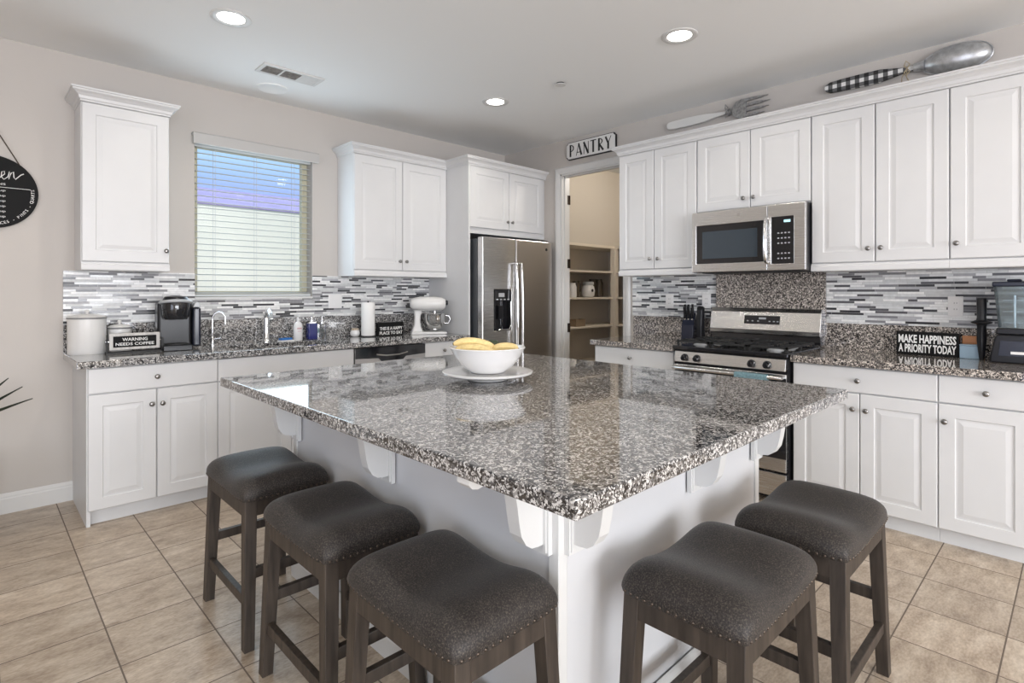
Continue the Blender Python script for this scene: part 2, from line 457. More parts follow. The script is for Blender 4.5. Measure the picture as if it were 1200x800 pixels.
def cabinet(name, label, wall, s0, width, z0, z1, off, depth, doors=(), drawers=(), rail=False, toe=False, group=None, left_panel=False, drop=.0):
    loc, rz = place(wall, s0, 0, off)
    t = thing(name, label, 'cabinet', loc, rz, group)
    bm = BM()
    zb = z0 + (.085 if toe else 0)
    box(bm, 0, width, .0195, depth, zb, z1)
    if toe:
        if left_panel: box(bm, 0, .018, .0195, depth, 0, zb + .001)
    obj('carcass', bm, 'white', t)
    if toe:
        bm = BM(); box(bm, .018 if left_panel else 0, width, .060, .078, 0, zb - .0005); obj('toe_kick', bm, 'white', t)
    for (a, b, c, d, kn) in doors:
        bm = BM(); front_panel(bm, a + .0015, b - .0015, c, d); dd = obj('door', bm, 'white', t)
        if kn: knob(dd, kn[0], kn[1])
    for (a, b, c, d, kn) in drawers:
        bm = BM(); front_panel(bm, a + .0015, b - .0015, c, d, False); dd = obj('drawer', bm, 'white', t)
        if kn: knob(dd, kn[0], kn[1])
    if rail:
        bm = BM()
        prof = [(0.019, z0 - .0), (-.002, z0 + .0), (-.004, z0 + .006), (-.002, z0 + .030), (.004, z0 + .040), (.004, z0 + .047), (.019, z0 + .049)]
        prism(bm, prof, 0, width, 'x'); obj('light_rail', bm, 'white', t)
    return t

# ================================================================== ROOM SHELL
# floor
bm = BM(); box(bm, -3.3, 6.2, -6.2, 4.6, -.12, 0); struct(obj('floor', bm, 'floor'))
bm = BM(); box(bm, -3.4, 6.3, -6.3, 4.56, CEIL, CEIL + .2); struct(obj('ceiling', bm, 'ceil'))
# window wall with opening
WX0, WX1, WZ0, WZ1 = 1.125, 1.986, 1.252, 2.385
bm = BM(); slab(bm, [-3.3, WX0, WX1, 6.2], [0, WZ0, WZ1, CEIL], {(1, 1)}, WALL_Y, WALL_Y + .17, lambda u, v, w: (u, w, v)); struct(obj('wall_back', bm, 'wall'))
# stove wall with pantry doorway
PY0, PY1, PZ = 2.84, 3.586, 2.44
bm = BM(); slab(bm, [-6.2, PY0, PY1, WALL_Y], [0, PZ, CEIL], {(1, 0)}, WALL_X, WALL_X + .115, lambda u, v, w: (w, u, v)); struct(obj('wall_right', bm, 'wall'))
# left and near walls (behind the camera), each with an unglazed opening; the near one is added for its light
bm = BM(); slab(bm, [-6.2, -2.6, .6, WALL_Y], [0, 2.3, CEIL], {(1, 0)}, -3.3, -3.15, lambda u, v, w: (w, u, v)); struct(obj('wall_left', bm, 'wall'))
bm = BM(); slab(bm, [-3.15, -2.2, 2.6, WALL_X], [0, .3, 2.4, CEIL], {(1, 1)}, -6.2, -6.05, lambda u, v, w: (u, w, v)); struct(obj('wall_front', bm, 'wall'))
# pantry room
bm = BM(); box(bm, WALL_X + .115, 6.0, 4.37, 4.386, 0, CEIL); struct(obj('wall_pantry_back', bm, 'pwall'))
bm = BM(); box(bm, 6.0, 6.2, 2.2, 4.386, 0, CEIL); struct(obj('wall_pantry_right', bm, 'pwall'))
bm = BM(); box(bm, WALL_X + .115, 6.2, 2.1, 2.2, 0, CEIL); struct(obj('wall_pantry_front', bm, 'pwall'))
# baseboards
def baseboard(name, path, side):
    bm = BM(); sweep(bm, path, [(0, 0), (.014, 0), (.014, .085), (.011, .092), (.011, .10), (.006, .112), (.003, .118), (0, .118)], side=side)
    struct(obj(name, bm, 'trimw'))
baseboard('baseboard_back', [(-3.14, WALL_Y), (.445, WALL_Y)], 1)
baseboard('baseboard_left', [(-3.15, .65), (-3.15, WALL_Y - .02)], 1)
# pantry door casing and jamb: one frame
t = bpy.data.objects.new('door_1', None); C.objects.link(t); struct(t)
bm = BM()
CP = [(0, 0), (.058, 0), (.058, .012), (.05, .018), (.03, .018), (.012, .012), (.004, .010), (0, .008)]
def casing(bm, a, b, horizontal=False):
    pass
cw = .066
# profile swept around the opening as a mitred U
ring = []
path = [(PY1, 0), (PY1, PZ), (PY0, PZ), (PY0, 0)]
prof = [(0, 0), (0, .010), (.010, .013), (.030, .020), (.052, .020), (cw, .010), (cw, 0)]
outs = [(1, 0), (1, 1), (-1, 1), (-1, 0)]
for (y, z), (oy, oz) in zip(path, outs):
    ring.append([bm.verts.new((WALL_X - d, y + oy * o, z + oz * o)) for o, d in prof])
for A, B in zip(ring, ring[1:]):
    for i in range(len(prof)): bm.faces.new((A[i], A[(i + 1) % len(prof)], B[(i + 1) % len(prof)], B[i]))
bm.faces.new(ring[0]); bm.faces.new(ring[-1])
obj('casing', bm, 'trimw', t)
bm = BM(); J = .016
for (y0, y1, z0, z1) in ((PY1 - J, PY1, 0, PZ), (PY0, PY0 + J, 0, PZ), (PY0, PY1, PZ - J, PZ)): box(bm, WALL_X - .001, WALL_X + .116, y0, y1, z0, z1)
for (y0, y1, z0, z1) in ((PY1 - J - .011, PY1 - J, 0, PZ - J), (PY0 + J, PY0 + J + .011, 0, PZ - J), (PY0 + J, PY1 - J, PZ - J - .011, PZ - J)): box(bm, WALL_X + .035, WALL_X + .07, y0, y1, z0, z1)
obj('jamb', bm, 'trimw', t)
for z in (.25, .935, 1.57, 2.2):
    bm = BM(); box(bm, WALL_X + .074, WALL_X + .108, PY1 - J - .003, PY1 - J, z - .045, z + .045); cyl(bm, (WALL_X + .113, PY1 - J - .006, z - .045), (WALL_X + .113, PY1 - J - .006, z + .045), .006, 10)
    obj('hinge', bm, 'hinge', t)

# window
t = bpy.data.objects.new('window_1', None); C.objects.link(t); struct(t)
bm = BM()
fy0, fy1 = WALL_Y + .10, WALL_Y + .15
for (a, b, c, d) in ((WX0, WX0 + .045, WZ0, WZ1), (WX1 - .045, WX1, WZ0, WZ1), (WX0, WX1, WZ0, WZ0 + .045), (WX0, WX1, WZ1 - .045, WZ1)):
    box(bm, a, b, fy0, fy1, c, d)
obj('window_frame', bm, 'vinyl', t, bevel=.004)
bm = BM(); box(bm, WX0 + .04, WX1 - .04, fy0 + .022, fy0 + .026, WZ0 + .04, WZ1 - .04)
gm, gnt, gb = new_mat('window pane glass')
# thin pane: mostly see-through with a faint mirror
gl = gnt.nodes.new('ShaderNodeBsdfGlossy'); gl.inputs['Roughness'].default_value = .02
tr = gnt.nodes.new('ShaderNodeBsdfTransparent'); mixs = gnt.nodes.new('ShaderNodeMixShader'); mixs.inputs[0].default_value = .06
gnt.links.new(tr.outputs[0], mixs.inputs[1]); gnt.links.new(gl.outputs[0], mixs.inputs[2]); gnt.links.new(mixs.outputs[0], gnt.nodes['Material Output'].inputs[0])
M['pane'] = gm
obj('pane', bm, 'pane', t)
bm = BM(); box(bm, WX0 - .0, WX1 + .0, WALL_Y - .012, fy0, WZ0 - .014, WZ0 + .002); obj('sill', bm, 'trimw', t, bevel=.003)

# blind
t = thing('window_blind', 'white horizontal slat blind with slats open in the kitchen window', 'blind', (WX0, WALL_Y + .045, WZ0))
Wb = WX1 - WX0
bm = BM(); nsl = 25; pitch = .0437
for k in range(nsl):
    z = .03 + k * pitch
    a = math.radians(6); hw = .024
    c_, s_ = math.cos(a) * hw, math.sin(a) * hw
    pts = [(-c_, -s_ * 1), (0, .0035), (c_, s_), (c_, s_ + .0022), (0, .0060), (-c_, -s_ + .0022)]
    prism(bm, [(y, z + q) for y, q in pts], .006, Wb - .006, 'x')
obj('slats', bm, 'slat', t)
bm = BM()
for x in (.14, .43, .72):
    for yy in (-.026, .026): box(bm, x - .0012, x + .0012, yy - .0008, yy + .0008, .02, WZ1 - WZ0 - .03)
obj('ladder_cords', bm, 'slat', t)
bm = BM(); box(bm, .004, Wb - .004, -.026, .026, .005, .022); obj('bottom_rail', bm, 'slat', t, bevel=.003)
bm = BM(); box(bm, .004, Wb - .004, -.026, .026, WZ1 - WZ0 - .055, WZ1 - WZ0 - .002); obj('headrail', bm, 'slat', t)
bm = BM()
prism(bm, [(-.105, 2.332 - WZ0), (-.098, 2.332 - WZ0), (-.098, 2.398 - WZ0), (-.0455, 2.398 - WZ0), (-.0455, 2.412 - WZ0), (-.100, 2.412 - WZ0), (-.108, 2.404 - WZ0), (-.108, 2.340 - WZ0)], -.022, Wb + .032, 'x')
obj('valance', bm, 'valance', t)

# outside: the neighbour's stucco wall and roof
t = thing('neighbor_house', 'pale stucco house wall with a blue violet roof seen through the window blind', 'house', (2, 6.6, 0))
bm = BM(); box(bm, -6, 8, 0, .3, -.5, 2.235); obj('stucco_wall', bm, 'stucco', t)
bm = BM(); prism(bm, [(-.01, 2.236), (-.01, 2.26), (2.4, 2.82), (2.5, 2.72), (0.2, 2.236)], -6, 8, 'x'); obj('roof', bm, 'roof', t)
bm = BM(); box(bm, -12, 14, 4.6, 12, -.6, -.5); struct(obj('ground', bm, 'stucco'))

# ================================================================== WINDOW WALL CABINETS
UB, UT = 1.4215, 2.418
DZ0, DZ1 = 1.474, 2.412
W1 = 1.103 - .445
dt, db, dsplit = .868, .088, .728
cabinet('base_cabinet', 'white base cabinet under the white canisters, one wide drawer over two doors', 'W', .445, W1, 0, .874, FY, WALL_Y - FY - .001,
        doors=[(.004, .328, db, dsplit - .004, (.302, .640)), (.330, W1, db, dsplit - .004, (.356, .638))],
        drawers=[(.004, W1, dsplit + .002, dt, (W1 / 2, .797))], toe=True, left_panel=True)
W2 = 2.036 - 1.103
cabinet('sink_cabinet', 'wide white sink base cabinet with plain false drawer front below the faucets', 'W', 1.103, W2, 0, .80, FY, WALL_Y - FY - .001,
        doors=[(0, W2 / 2, db, dsplit - .004, (W2 / 2 - .03, .64)), (W2 / 2, W2, db, dsplit - .004, (W2 / 2 + .03, .64))],
        drawers=[(0, W2, dsplit + .002, dt, None)], toe=True)
W3 = 3.137 - 2.673
cabinet('base_cabinet', 'narrow white base cabinet between the dishwasher and the fridge panel', 'W', 2.673, W3, 0, .874, FY, WALL_Y - FY - .001,
        doors=[(0, W3, db, dsplit - .004, (.03, .64))], drawers=[(0, W3, dsplit + .002, dt, (W3 * .42, .797))], toe=True)
# upper cabinets
CR = [(0, 0), (.004, 0), (.004, .010), (.010, .014), (.014, .030), (.026, .042), (.040, .050), (.044, .054), (.044, .062), (.050, .064), (.050, .074), (0, .074)]
t = cabinet('wall_cabinet', 'single-door white wall cabinet with crown molding left of the window', 'W', .455, .454, UB, UT, UY, WALL_Y - UY - .001,
            doors=[(.002, .452, DZ0, DZ1, (.433, 1.552))], rail=True)
bm = BM(); sweep(bm, [(0, WALL_Y - UY - .002), (0, .0), (.454, .0), (.454, WALL_Y - UY - .002)], [(o, UT - .004 + z) for o, z in CR], side=1)
for v in bm.verts: pass
obj('crown_molding', bm, 'white', t)
W4 = 3.137 - 2.205
cabinet('wall_cabinet', 'double-door white wall cabinet between the window and the fridge', 'W', 2.205, W4, UB, UT, UY, WALL_Y - UY - .001,
        doors=[(.002, .457, DZ0, DZ1, (.425, 1.552)), (.459, W4 - .002, DZ0, DZ1, (.491, 1.552))], rail=True)
# fridge enclosure
t = thing('fridge_enclosure', 'tall white side panel standing left of the steel fridge', 'panel', (3.137, FY, 0))
bm = BM(); box(bm, .0005, .0195, 0, WALL_Y - FY - .001, 0, UT); obj('side_panel', bm, 'white', t)
W5 = WALL_X - 3.157
cabinet('fridge_cabinet', 'short double-door white wall cabinet above the steel fridge', 'W', 3.157, W5 - .001, 1.815, UT, FY, WALL_Y - FY - .001,
        doors=[(.003, .480, 1.868, DZ1, (.452, 1.945)), (.482, .945, 1.868, DZ1, (.512, 1.945))])
bm = BM(); sweep(bm, [(2.205, WALL_Y - .002), (2.205, UY), (3.137, UY), (3.137, FY), (WALL_X - .002, FY)], [(o, UT - .004 + z) for o, z in CR], side=1)
tag(obj('crown_molding', bm, 'white'), 'stepped white crown molding over the fridge and the cabinet left of it', 'molding')

# worktop on the window wall with sink opening
SX0, SX1, SY0, SY1 = 1.20, 1.94, 3.86, 4.20
t = thing('countertop', 'speckled grey granite countertop below the window holding the sink', 'countertop', (0, 0, 0))
bm = BM(); slab(bm, [.398, SX0, SX1, 3.1365], [3.760, SY0, SY1, WALL_Y - .001], {(1, 1)}, .8745, TOP, lambda u, v, w: (u, v, w)); obj('slab', bm, 'granite', t, bevel=.004)
bm = BM(); box(bm, .398, 3.1365, WALL_Y - .022, WALL_Y - .001, TOP, 1.088); tag(obj('granite_upstand', bm, 'granite'), 'low granite upstand on the wall behind the canisters and faucets', 'backsplash')
# sink
t = thing('sink', 'undermount steel double sink set in the granite below the window', 'sink', ((SX0 + SX1) / 2, (SY0 + SY1) / 2, .87))
for sgn in (-1, 1):
    bm = BM(); hw = (SX1 - SX0) / 4 - .012
    cx = sgn * (SX1 - SX0) / 4; hy = (SY1 - SY0) / 2 - .002
    prof = [(0, 0), (.0, -.06), (.02, -.066)]
    # open basin: outer skin and inner skin
    def ringv(hx, hyy, z): return [bm.verts.new((cx + a * hx, b * hyy, z)) for a, b in ((-1, -1), (1, -1), (1, 1), (-1, 1))]
    R = [ringv(hw + .008, hy + .008, .0), ringv(hw, hy, .0), ringv(hw - .006, hy - .006, -.062), ringv(hw - .03, hy - .03, -.066)]
    R0 = ringv(hw + .006, hy + .006, -.068)
    for A, B in zip(R, R[1:]):
        for k in range(4): bm.faces.new((A[k], A[(k + 1) % 4], B[(k + 1) % 4], B[k]))
    bm.faces.new(R[-1])
    for k in range(4): bm.faces.new((R0[k], R0[(k + 1) % 4], R[0][(k + 1) % 4], R[0][k]))
    bm.faces.new(R0)
    obj('basin', bm, 'steel', t)

# dishwasher
t = thing('dishwasher', 'black fronted dishwasher between the sink cabinet and the narrow cabinet', 'dishwasher', (2.036, FY, 0))
Wd = .637
bm = BM(); box(bm, .004, Wd - .004, .03, .57, .09, .872); box(bm, .02, Wd - .02, .08, .5, 0, .09); obj('case', bm, 'blackp', t)
bm = BM(); slab(bm, [.004, .22, .43, Wd - .004], [.10, .775, .80, .866], {(1, 1)}, -.005, .03, lambda u, v, w: (u, w, v)); obj('door', bm, 'steelD', t, bevel=.003)
bm = BM()
prism(bm, [(.006, .866), (.006, .790), (.20, .782), (.225, .758), (.42, .758), (.445, .782), (Wd - .006, .790), (Wd - .006, .866)], -.012, -.0055, 'y')
obj('control_panel', bm, 'blackg', t)
bm = BM(); tube(bm, [(.18, -.014, .812), (.26, -.020, .800), (.38, -.020, .800), (.46, -.014, .812)], .005, 8); obj('handle', bm, 'steelD', t, smooth=60)

# ================================================================== FRIDGE
fx0, fx1 = 3.18, 4.09
t = thing('refrigerator', 'stainless side-by-side refrigerator with black ice dispenser in the left door', 'refrigerator', (fx0, 3.65, 0))
FW = fx1 - fx0
bm = BM(); box(bm, 0, FW, .072, .70, .02, 1.762); box(bm, .03, FW - .03, .10, .66, 0, .02); obj('case', bm, 'fridgeside', t, bevel=.004)
seam = 3.588 - fx0
dx0, dx1, dz0, dz1 = .142, .352, .945, 1.31
bm = BM(); slab(bm, [0, dx0, dx1, seam - .004], [.06, dz0, dz1, 1.775], {(1, 1)}, 0, .066, lambda u, v, w: (u, w, v)); fd = obj('freezer_door', bm, 'steel', t, bevel=.008)
bm = BM(); box(bm, seam + .004, FW, 0, .066, .06, 1.775); rd = obj('fridge_door', bm, 'steelD', t, bevel=.008)  # same steel as the left door, its dimmer reflection put into the colour
bm = BM()
box(bm, dx0, dx1, .05, .066, dz0, dz1); box(bm, dx0, dx0 + .01, -.001, .05, dz0, dz1); box(bm, dx1 - .01, dx1, -.001, .05, dz0, dz1)
box(bm, dx0, dx1, -.002, .05, dz1 - .10, dz1); box(bm, dx0, dx1, -.001, .05, dz0, dz0 + .012)
dsp = obj('ice_dispenser', bm, 'blackg', t)
bm = BM(); tube(bm, [(dx1 - .012, -.006, dz1 - .11), (dx1 - .010, -.010, dz0 + .05), (dx1 - .04, -.012, dz0 + .006), (dx0 + .04, -.012, dz0 + .006)], .006, 8); obj('dispenser_trim', bm, 'chrome', dsp, smooth=60)
bm = BM(); box(bm, dx0 + .05, dx0 + .12, -.004, -.0022, dz1 - .065, dz1 - .03)
for k in range(4): box(bm, dx0 + .02 + k * .045, dx0 + .045 + k * .045, -.004, -.0022, dz1 - .092, dz1 - .082)
obj('dispenser_display', bm, 'tank', dsp)
bm = BM(); box(bm, dx0 + .07, dx0 + .13, .02, .045, dz0 + .10, dz0 + .22); obj('paddle', bm, 'blackp', dsp)
for nm, hx, par in (('handle', seam - .028, fd), ('handle', seam + .036, rd)):
    bm = BM(); pts = []
    for k in range(13):
        u = k / 12; z = .50 + u * 1.05
        pts.append((hx, -.058 + .014 * (2 * u - 1) ** 2, z))
    tube(bm, [(hx, 0, .50)] + pts + [(hx, 0, 1.55)], .0135, 10); obj(nm, bm, 'chrome' if par is fd else 'steel', t, smooth=60)
bm = BM(); lathe(bm, [(0, 0), (.014, 0), (.014, .003), (0, .003)], 18, 0, FW - .085, 0, 1.70, mtx=Matrix.Rotation(PI / 2, 4, 'X')); obj('badge', bm, 'dark', rd)
bm = BM(); box(bm, .02, .12, .04, .12, 1.775, 1.79); box(bm, FW - .12, FW - .02, .04, .12, 1.775, 1.79); obj('hinge_cover', bm, 'blackp', t)

# ================================================================== STOVE WALL
def Sx(y, y0): return y0 - y
BD = WALL_X - FX - .001
Wa = 2.701 - 2.01
cabinet('base_cabinet', 'white base cabinet with one drawer left of the gas range', 'S', 2.701, Wa, 0, .874, FX, BD,
        doors=[(0, Wa / 2, db, dsplit - .004, (Wa / 2 - .03, .64)), (Wa / 2, Wa, db, dsplit - .004, (Wa / 2 + .03, .64))],
        drawers=[(0, Wa, dsplit + .002, dt, (Wa * .48, .798))], toe=True)
Wb_ = 1.221 - .523
cabinet('base_cabinet', 'white two-door base cabinet with a wide drawer right of the gas range', 'S', 1.221, Wb_, 0, .874, FX, BD,
        doors=[(0, .349, db, dsplit - .004, (.318, .638)), (.350, Wb_, db, dsplit - .004, (.382, .636))],
        drawers=[(0, Wb_, dsplit + .002, dt, (.341, .797))], toe=True)
Wc = .36
cabinet('base_cabinet', 'white single-door base cabinet below the food processor', 'S', .522, Wc, 0, .874, FX, BD,
        doors=[(0, Wc, db, dsplit - .004, (.027, .636))], drawers=[(0, Wc, dsplit + .002, dt, (.188, .797))], toe=True)
UD = WALL_X - UX - .001
Wu = 2.701 - 2.007
cabinet('wall_cabinet', 'white double-door wall cabinet beside the pantry doorway', 'S', 2.701, Wu, UB, UT, UX, UD,
        doors=[(.002, .330, DZ0, DZ1, (.300, 1.553)), (.332, Wu - .004, DZ0, DZ1, (.372, 1.551))], rail=True)
Wm = 2.006 - 1.224
cabinet('wall_cabinet', 'short white double-door wall cabinet over the microwave', 'S', 2.006, Wm, 1.868, UT, UX, UD,
        doors=[(.002, .392, 1.876, DZ1, (.350, 1.943)), (.394, Wm - .002, 1.876, DZ1, (.420, 1.943))])
Wr = 1.223 - .520
cabinet('wall_cabinet', 'white double-door wall cabinet right of the microwave', 'S', 1.223, Wr, UB, UT, UX, UD,
        doors=[(.002, .350, DZ0, DZ1, (.318, 1.552)), (.354, Wr - .001, DZ0, DZ1, (.383, 1.553))], rail=True)
cabinet('wall_cabinet', 'single-door white wall cabinet over the food processor, at the right edge', 'S', .519, .36, UB, UT, UX, UD,
        doors=[(.001, .358, DZ0, DZ1, (.030, 1.557))], rail=True)
bm = BM(); sweep(bm, [(WALL_X - .002, 2.701), (UX, 2.701), (UX, .159), (WALL_X - .002, .159)], [(o, UT - .004 + z) for o, z in CR], side=1)
tag(obj('crown_molding', bm, 'white'), 'long white crown molding along the cabinets below the giant fork and spoon', 'molding')

# granite worktops, stove wall
t = thing('countertop', 'short speckled granite countertop left of the range with the knife block', 'countertop', (0, 0, 0))
bm = BM(); box(bm, 3.505, WALL_X - .001, 2.0025, 2.728, .8745, TOP); obj('slab', bm, 'graniteS', t, bevel=.004)
bm = BM(); box(bm, WALL_X - .022, WALL_X - .001, 1.985, 2.735, TOP, 1.085); tag(obj('granite_upstand', bm, 'graniteS'), 'short granite upstand behind the knife block', 'backsplash')
t = thing('countertop', 'speckled granite countertop right of the range with the food processor', 'countertop', (0, 0, 0))
bm = BM(); box(bm, 3.505, WALL_X - .001, .150, 1.2275, .8745, TOP); obj('slab', bm, 'graniteS', t, bevel=.004)
bm = BM(); box(bm, WALL_X - .022, WALL_X - .001, .150, 1.215, TOP, 1.083); tag(obj('granite_upstand', bm, 'graniteS'), 'granite upstand behind the MAKE HAPPINESS block sign', 'backsplash')
bm = BM(); box(bm, WALL_X - .024, WALL_X - .001, 1.216, 1.984, .915, 1.60)
tag(obj('range_splash_panel', bm, 'graniteS'), 'full-height granite splash panel on the wall behind the range', 'backsplash')
# mosaic
bm = BM(); slab(bm, [.398, WX0, WX1, 3.1365], [1.0885, WZ0 - .015, UB], {(1, 1)}, WALL_Y - .010, WALL_Y - .0005, lambda u, v, w: (u, w, v))
tag(obj('mosaic_backsplash', bm, 'mosaic'), 'grey and white glass strip mosaic backsplash under the window', 'backsplash')
bm = BM(); box(bm, WALL_X - .010, WALL_X - .0005, 1.985, 2.751, 1.0855, UB)
tag(obj('mosaic_backsplash', bm, 'mosaic'), 'small patch of strip mosaic backsplash between pantry doorway and range', 'backsplash')
bm = BM(); box(bm, WALL_X - .010, WALL_X - .0005, .150, 1.215, 1.0835, UB)
tag(obj('mosaic_backsplash', bm, 'mosaic'), 'strip mosaic backsplash behind the food processor, right of the range', 'backsplash')

# outlets
def outlet(label, wall, s, z, w, gangs, kinds, off):
    loc, rz = place(wall, s, z, off)
    t = thing('wall_outlet', label, 'outlet', loc, rz)
    bm = BM(); box(bm, -w / 2, w / 2, -.005, 0, -.058, .058); obj('cover_plate', bm, 'ceramic', t, bevel=.002)
    for i in range(gangs):
        x = (i - (gangs - 1) / 2) * .046
        bm = BM(); box(bm, x - .017, x + .017, -.007, -.005, -.034, .034); r = obj('socket' if kinds[i] == 's' else 'rocker', bm, 'ceramic', t)
        if kinds[i] == 's':
            bm = BM()
            for zz in (-.018, .018):
                for xx in (-.006, .006): box(bm, x + xx - .001, x + xx + .001, -.0075, -.007, zz - .004, zz + .005)
            obj('slots', bm, 'dark', r)
outlet('white double switch plate on the mosaic right of the window', 'W', 2.178, 1.212, .118, 2, 'rr', WALL_Y - .0105)
outlet('white outlet on the mosaic nearest the pantry doorway', 'S', 2.389, 1.214, .072, 1, 's', WALL_X - .0105)
outlet('white outlet on the mosaic just left of the range splash panel', 'S', 2.068, 1.218, .072, 1, 's', WALL_X - .0105)
outlet('white outlet on the mosaic between the happiness sign and food processor', 'S', .528, 1.207, .072, 1, 's', WALL_X - .0105)

# ------------------------------------------------------------------ microwave
t = thing('microwave', 'stainless over-the-range microwave hanging above the gas range', 'microwave', (3.765, 1.997, 1.43), -PI / 2)
MW, MH = .770, .4365
bm = BM(); box(bm, 0, MW, .03, 4.12 - 3.765, 0, MH - .004); obj('case', bm, 'blackp', t)
bm = BM(); wx0, wx1, wz0, wz1 = .034, .515, .062, .335
slab(bm, [0, wx0, wx1, .535], [.002, wz0, wz1, MH - .004], {(1, 1)}, 0, .030, lambda u, v, w: (u, w, v)); dr = obj('door', bm, 'steel', t, bevel=.003)
bm = BM(); box(bm, wx0, wx1, .003, .022, wz0, wz1); obj('door_glass', bm, 'blackg', dr)
bm = BM(); box(bm, wx0 + .045, wx1 - .045, .0018, .003, wz0 + .035, wz1 - .045); obj('viewing_screen', bm, mat('tinted screen', (.035, .05, .065), .06, coat=.5), dr)
bm = BM(); slab(bm, [.537, .562, .700, MW], [.002, .045, .350, MH - .004], {(1, 1)}, 0, .030, lambda u, v, w: (u, w, v)); obj('control_frame', bm, 'steel', t, bevel=.003)
bm = BM(); box(bm, .562, .700, .002, .02, .045, .350); cp = obj('control_panel', bm, 'blackg', t)
bm = BM(); box(bm, .640, .680, .001, .002, .312, .328); obj('clock_display', bm, 'display', cp)
bm = BM()
for r in range(6):
    for c in range(4):
        if r in (2,): continue
        box(bm, .600 + c * .022, .611 + c * .022, .001, .002, .075 + r * .033, .083 + r * .033)
obj('buttons', bm, 'tank', cp)
bm = BM(); hx = .533; tube(bm, [(hx, .002, .055), (hx, -.020, .062), (hx, -.034, .10), (hx, -.038, .20), (hx, -.034, .30), (hx, -.020, .342), (hx, .002, .350)], .011, 10); obj('handle', bm, 'chrome', t, smooth=60)
bm = BM(); lathe(bm, [(0, 0), (.013, 0), (.013, .003), (0, .003)], 20, 0, .345, 0, .392, mtx=Matrix.Rotation(PI / 2, 4, 'X')); obj('badge', bm, 'chrome', t)
bm = BM(); box(bm, .05, MW - .05, .06, .30, -.006, .0); obj('vent_grille', bm, 'blackm', t)

# ------------------------------------------------------------------ range
RL = 1.996
t = thing('gas_range', 'stainless freestanding gas range with black cooktop and four burners', 'range', (3.49, RL, 0), -PI / 2)
RW = .762; RDp = 4.118 - 3.49
bm = BM(); box(bm, 0, RW, .03, RDp - .02, .03, .895); 
for x in (.04, RW - .04):
    for y in (.08, .55): cyl(bm, (x, y, 0), (x, y, .03), .018, 10)
obj('body', bm, 'blackp', t)
bm = BM(); box(bm, -.002, RW + .002, -.006, RDp - .06, .895, .922); obj('cooktop', bm, 'blackg', t, bevel=.006)
bm = BM()
prism(bm, [(-.004, .812), (.03, .812), (.03, .885), (.010, .885)], .014, RW - .014, 'x'); pn = obj('control_panel', bm, 'steel', t, bevel=.003)
for kx in (.092, .180, .545, .640):
    bm = BM(); R = Matrix.Rotation(math.radians(90 + 11), 4, 'X')
    lathe(bm, [(0.024, 0), (.024, .006), (.0195, .010), (.018, .030), (.015, .034), (0, .035)], 20, 0, kx, .003, .846, mtx=R)
    box(bm, kx - .004, kx + .004, -.038, -.028, .830, .864)
    obj('burner_knob', bm, 'blackg', t, smooth=40)
# oven door
bm = BM(); slab(bm, [.010, .10, RW - .10, RW - .010], [.205, .300, .640, .795], {(1, 1)}, .0, .03, lambda u, v, w: (u, w, v)); od = obj('oven_door', bm, 'steel', t, bevel=.004)
bm = BM(); box(bm, .10, RW - .10, .003, .028, .30, .64); obj('oven_window', bm, 'blackg', od)
bm = BM(); box(bm, .020, RW - .010, -.0015, -.0003, .285, .770); obj('door_face', bm, 'blackg', od)
bm = BM(); tube(bm, [(.03, 0, .772), (.03, -.045, .776), (.06, -.055, .777), (RW - .06, -.055, .777), (RW - .03, -.045, .776), (RW - .03, 0, .772)], .0115, 10); obj('handle', bm, 'steel', od, smooth=60)
bm = BM(); box(bm, .010, RW - .010, 0, .03, .05, .192); obj('storage_drawer', bm, 'steel', t, bevel=.004)
# back guard
bm = BM()
yb = RDp - .055
prism(bm, [(yb + .010, .930), (yb + .016, .985), (yb + .050, .985), (yb + .055, .930)], .0, RW, 'x'); obj('backguard_base', bm, 'blackg', t)
bm = BM()
prism(bm, [(yb - .010, .992), (yb - .014, 1.02), (yb + .012, 1.145), (yb + .028, 1.172), (yb + .052, 1.176), (yb + .052, .985), (yb - .004, .985)], -.006, RW + .006, 'x'); bg = obj('backguard', bm, 'steel', t, bevel=.004)
bm = BM()
for dx_, w_ in ((0, 1),):
    prism(bm, [(yb - .0070, 1.060), (yb + .0055, 1.120), (yb + .0075, 1.120), (yb - .0050, 1.060)], .255, .505, 'x')
ck = obj('control_display', bm, 'blackg', bg)
bm = BM()
for x in (.275, .31, .35, .43, .46, .485):
    prism(bm, [(yb - .0045, 1.078), (yb - .003, 1.085), (yb - .001, 1.085), (yb - .0025, 1.078)], x, x + .012, 'x')
prism(bm, [(yb - .0010, 1.094), (yb + .0018, 1.108), (yb + .0035, 1.108), (yb + .001, 1.094)], .36, .41, 'x')
obj('buttons', bm, 'tank', ck)
# grates and burners
for gi, gx in enumerate((.015, .265, .515)):
    bm = BM(); gw = .232; g0, g1 = .035, .525; zt, zb = .955, .943
    bars = [(gx, gx + gw, g0, g0 + .012), (gx, gx + gw, g1 - .012, g1), (gx, gx + .012, g0, g1), (gx + gw - .012, gx + gw, g0, g1), (gx, gx + gw, .274, .286)]
    for a, b, c_, d in bars: box(bm, a, b, c_, d, zb, zt)
    for yy in (.155, .405):
        box(bm, gx, gx + .085, yy - .005, yy + .005, zb + .002, zt + .004); box(bm, gx + gw - .085, gx + gw, yy - .005, yy + .005, zb + .002, zt + .004)
        box(bm, gx + gw / 2 - .005, gx + gw / 2 + .005, yy - .115, yy - .035, zb + .002, zt + .004); box(bm, gx + gw / 2 - .005, gx + gw / 2 + .005, yy + .035, yy + .115, zb + .002, zt + .004)
    for xx in (gx + .006, gx + gw - .006):
        for yy in (g0 + .006, g1 - .006, .28): box(bm, xx - .006, xx + .006, yy - .006, yy + .006, .922, zb)
    obj('grate', bm, 'blackm', t)
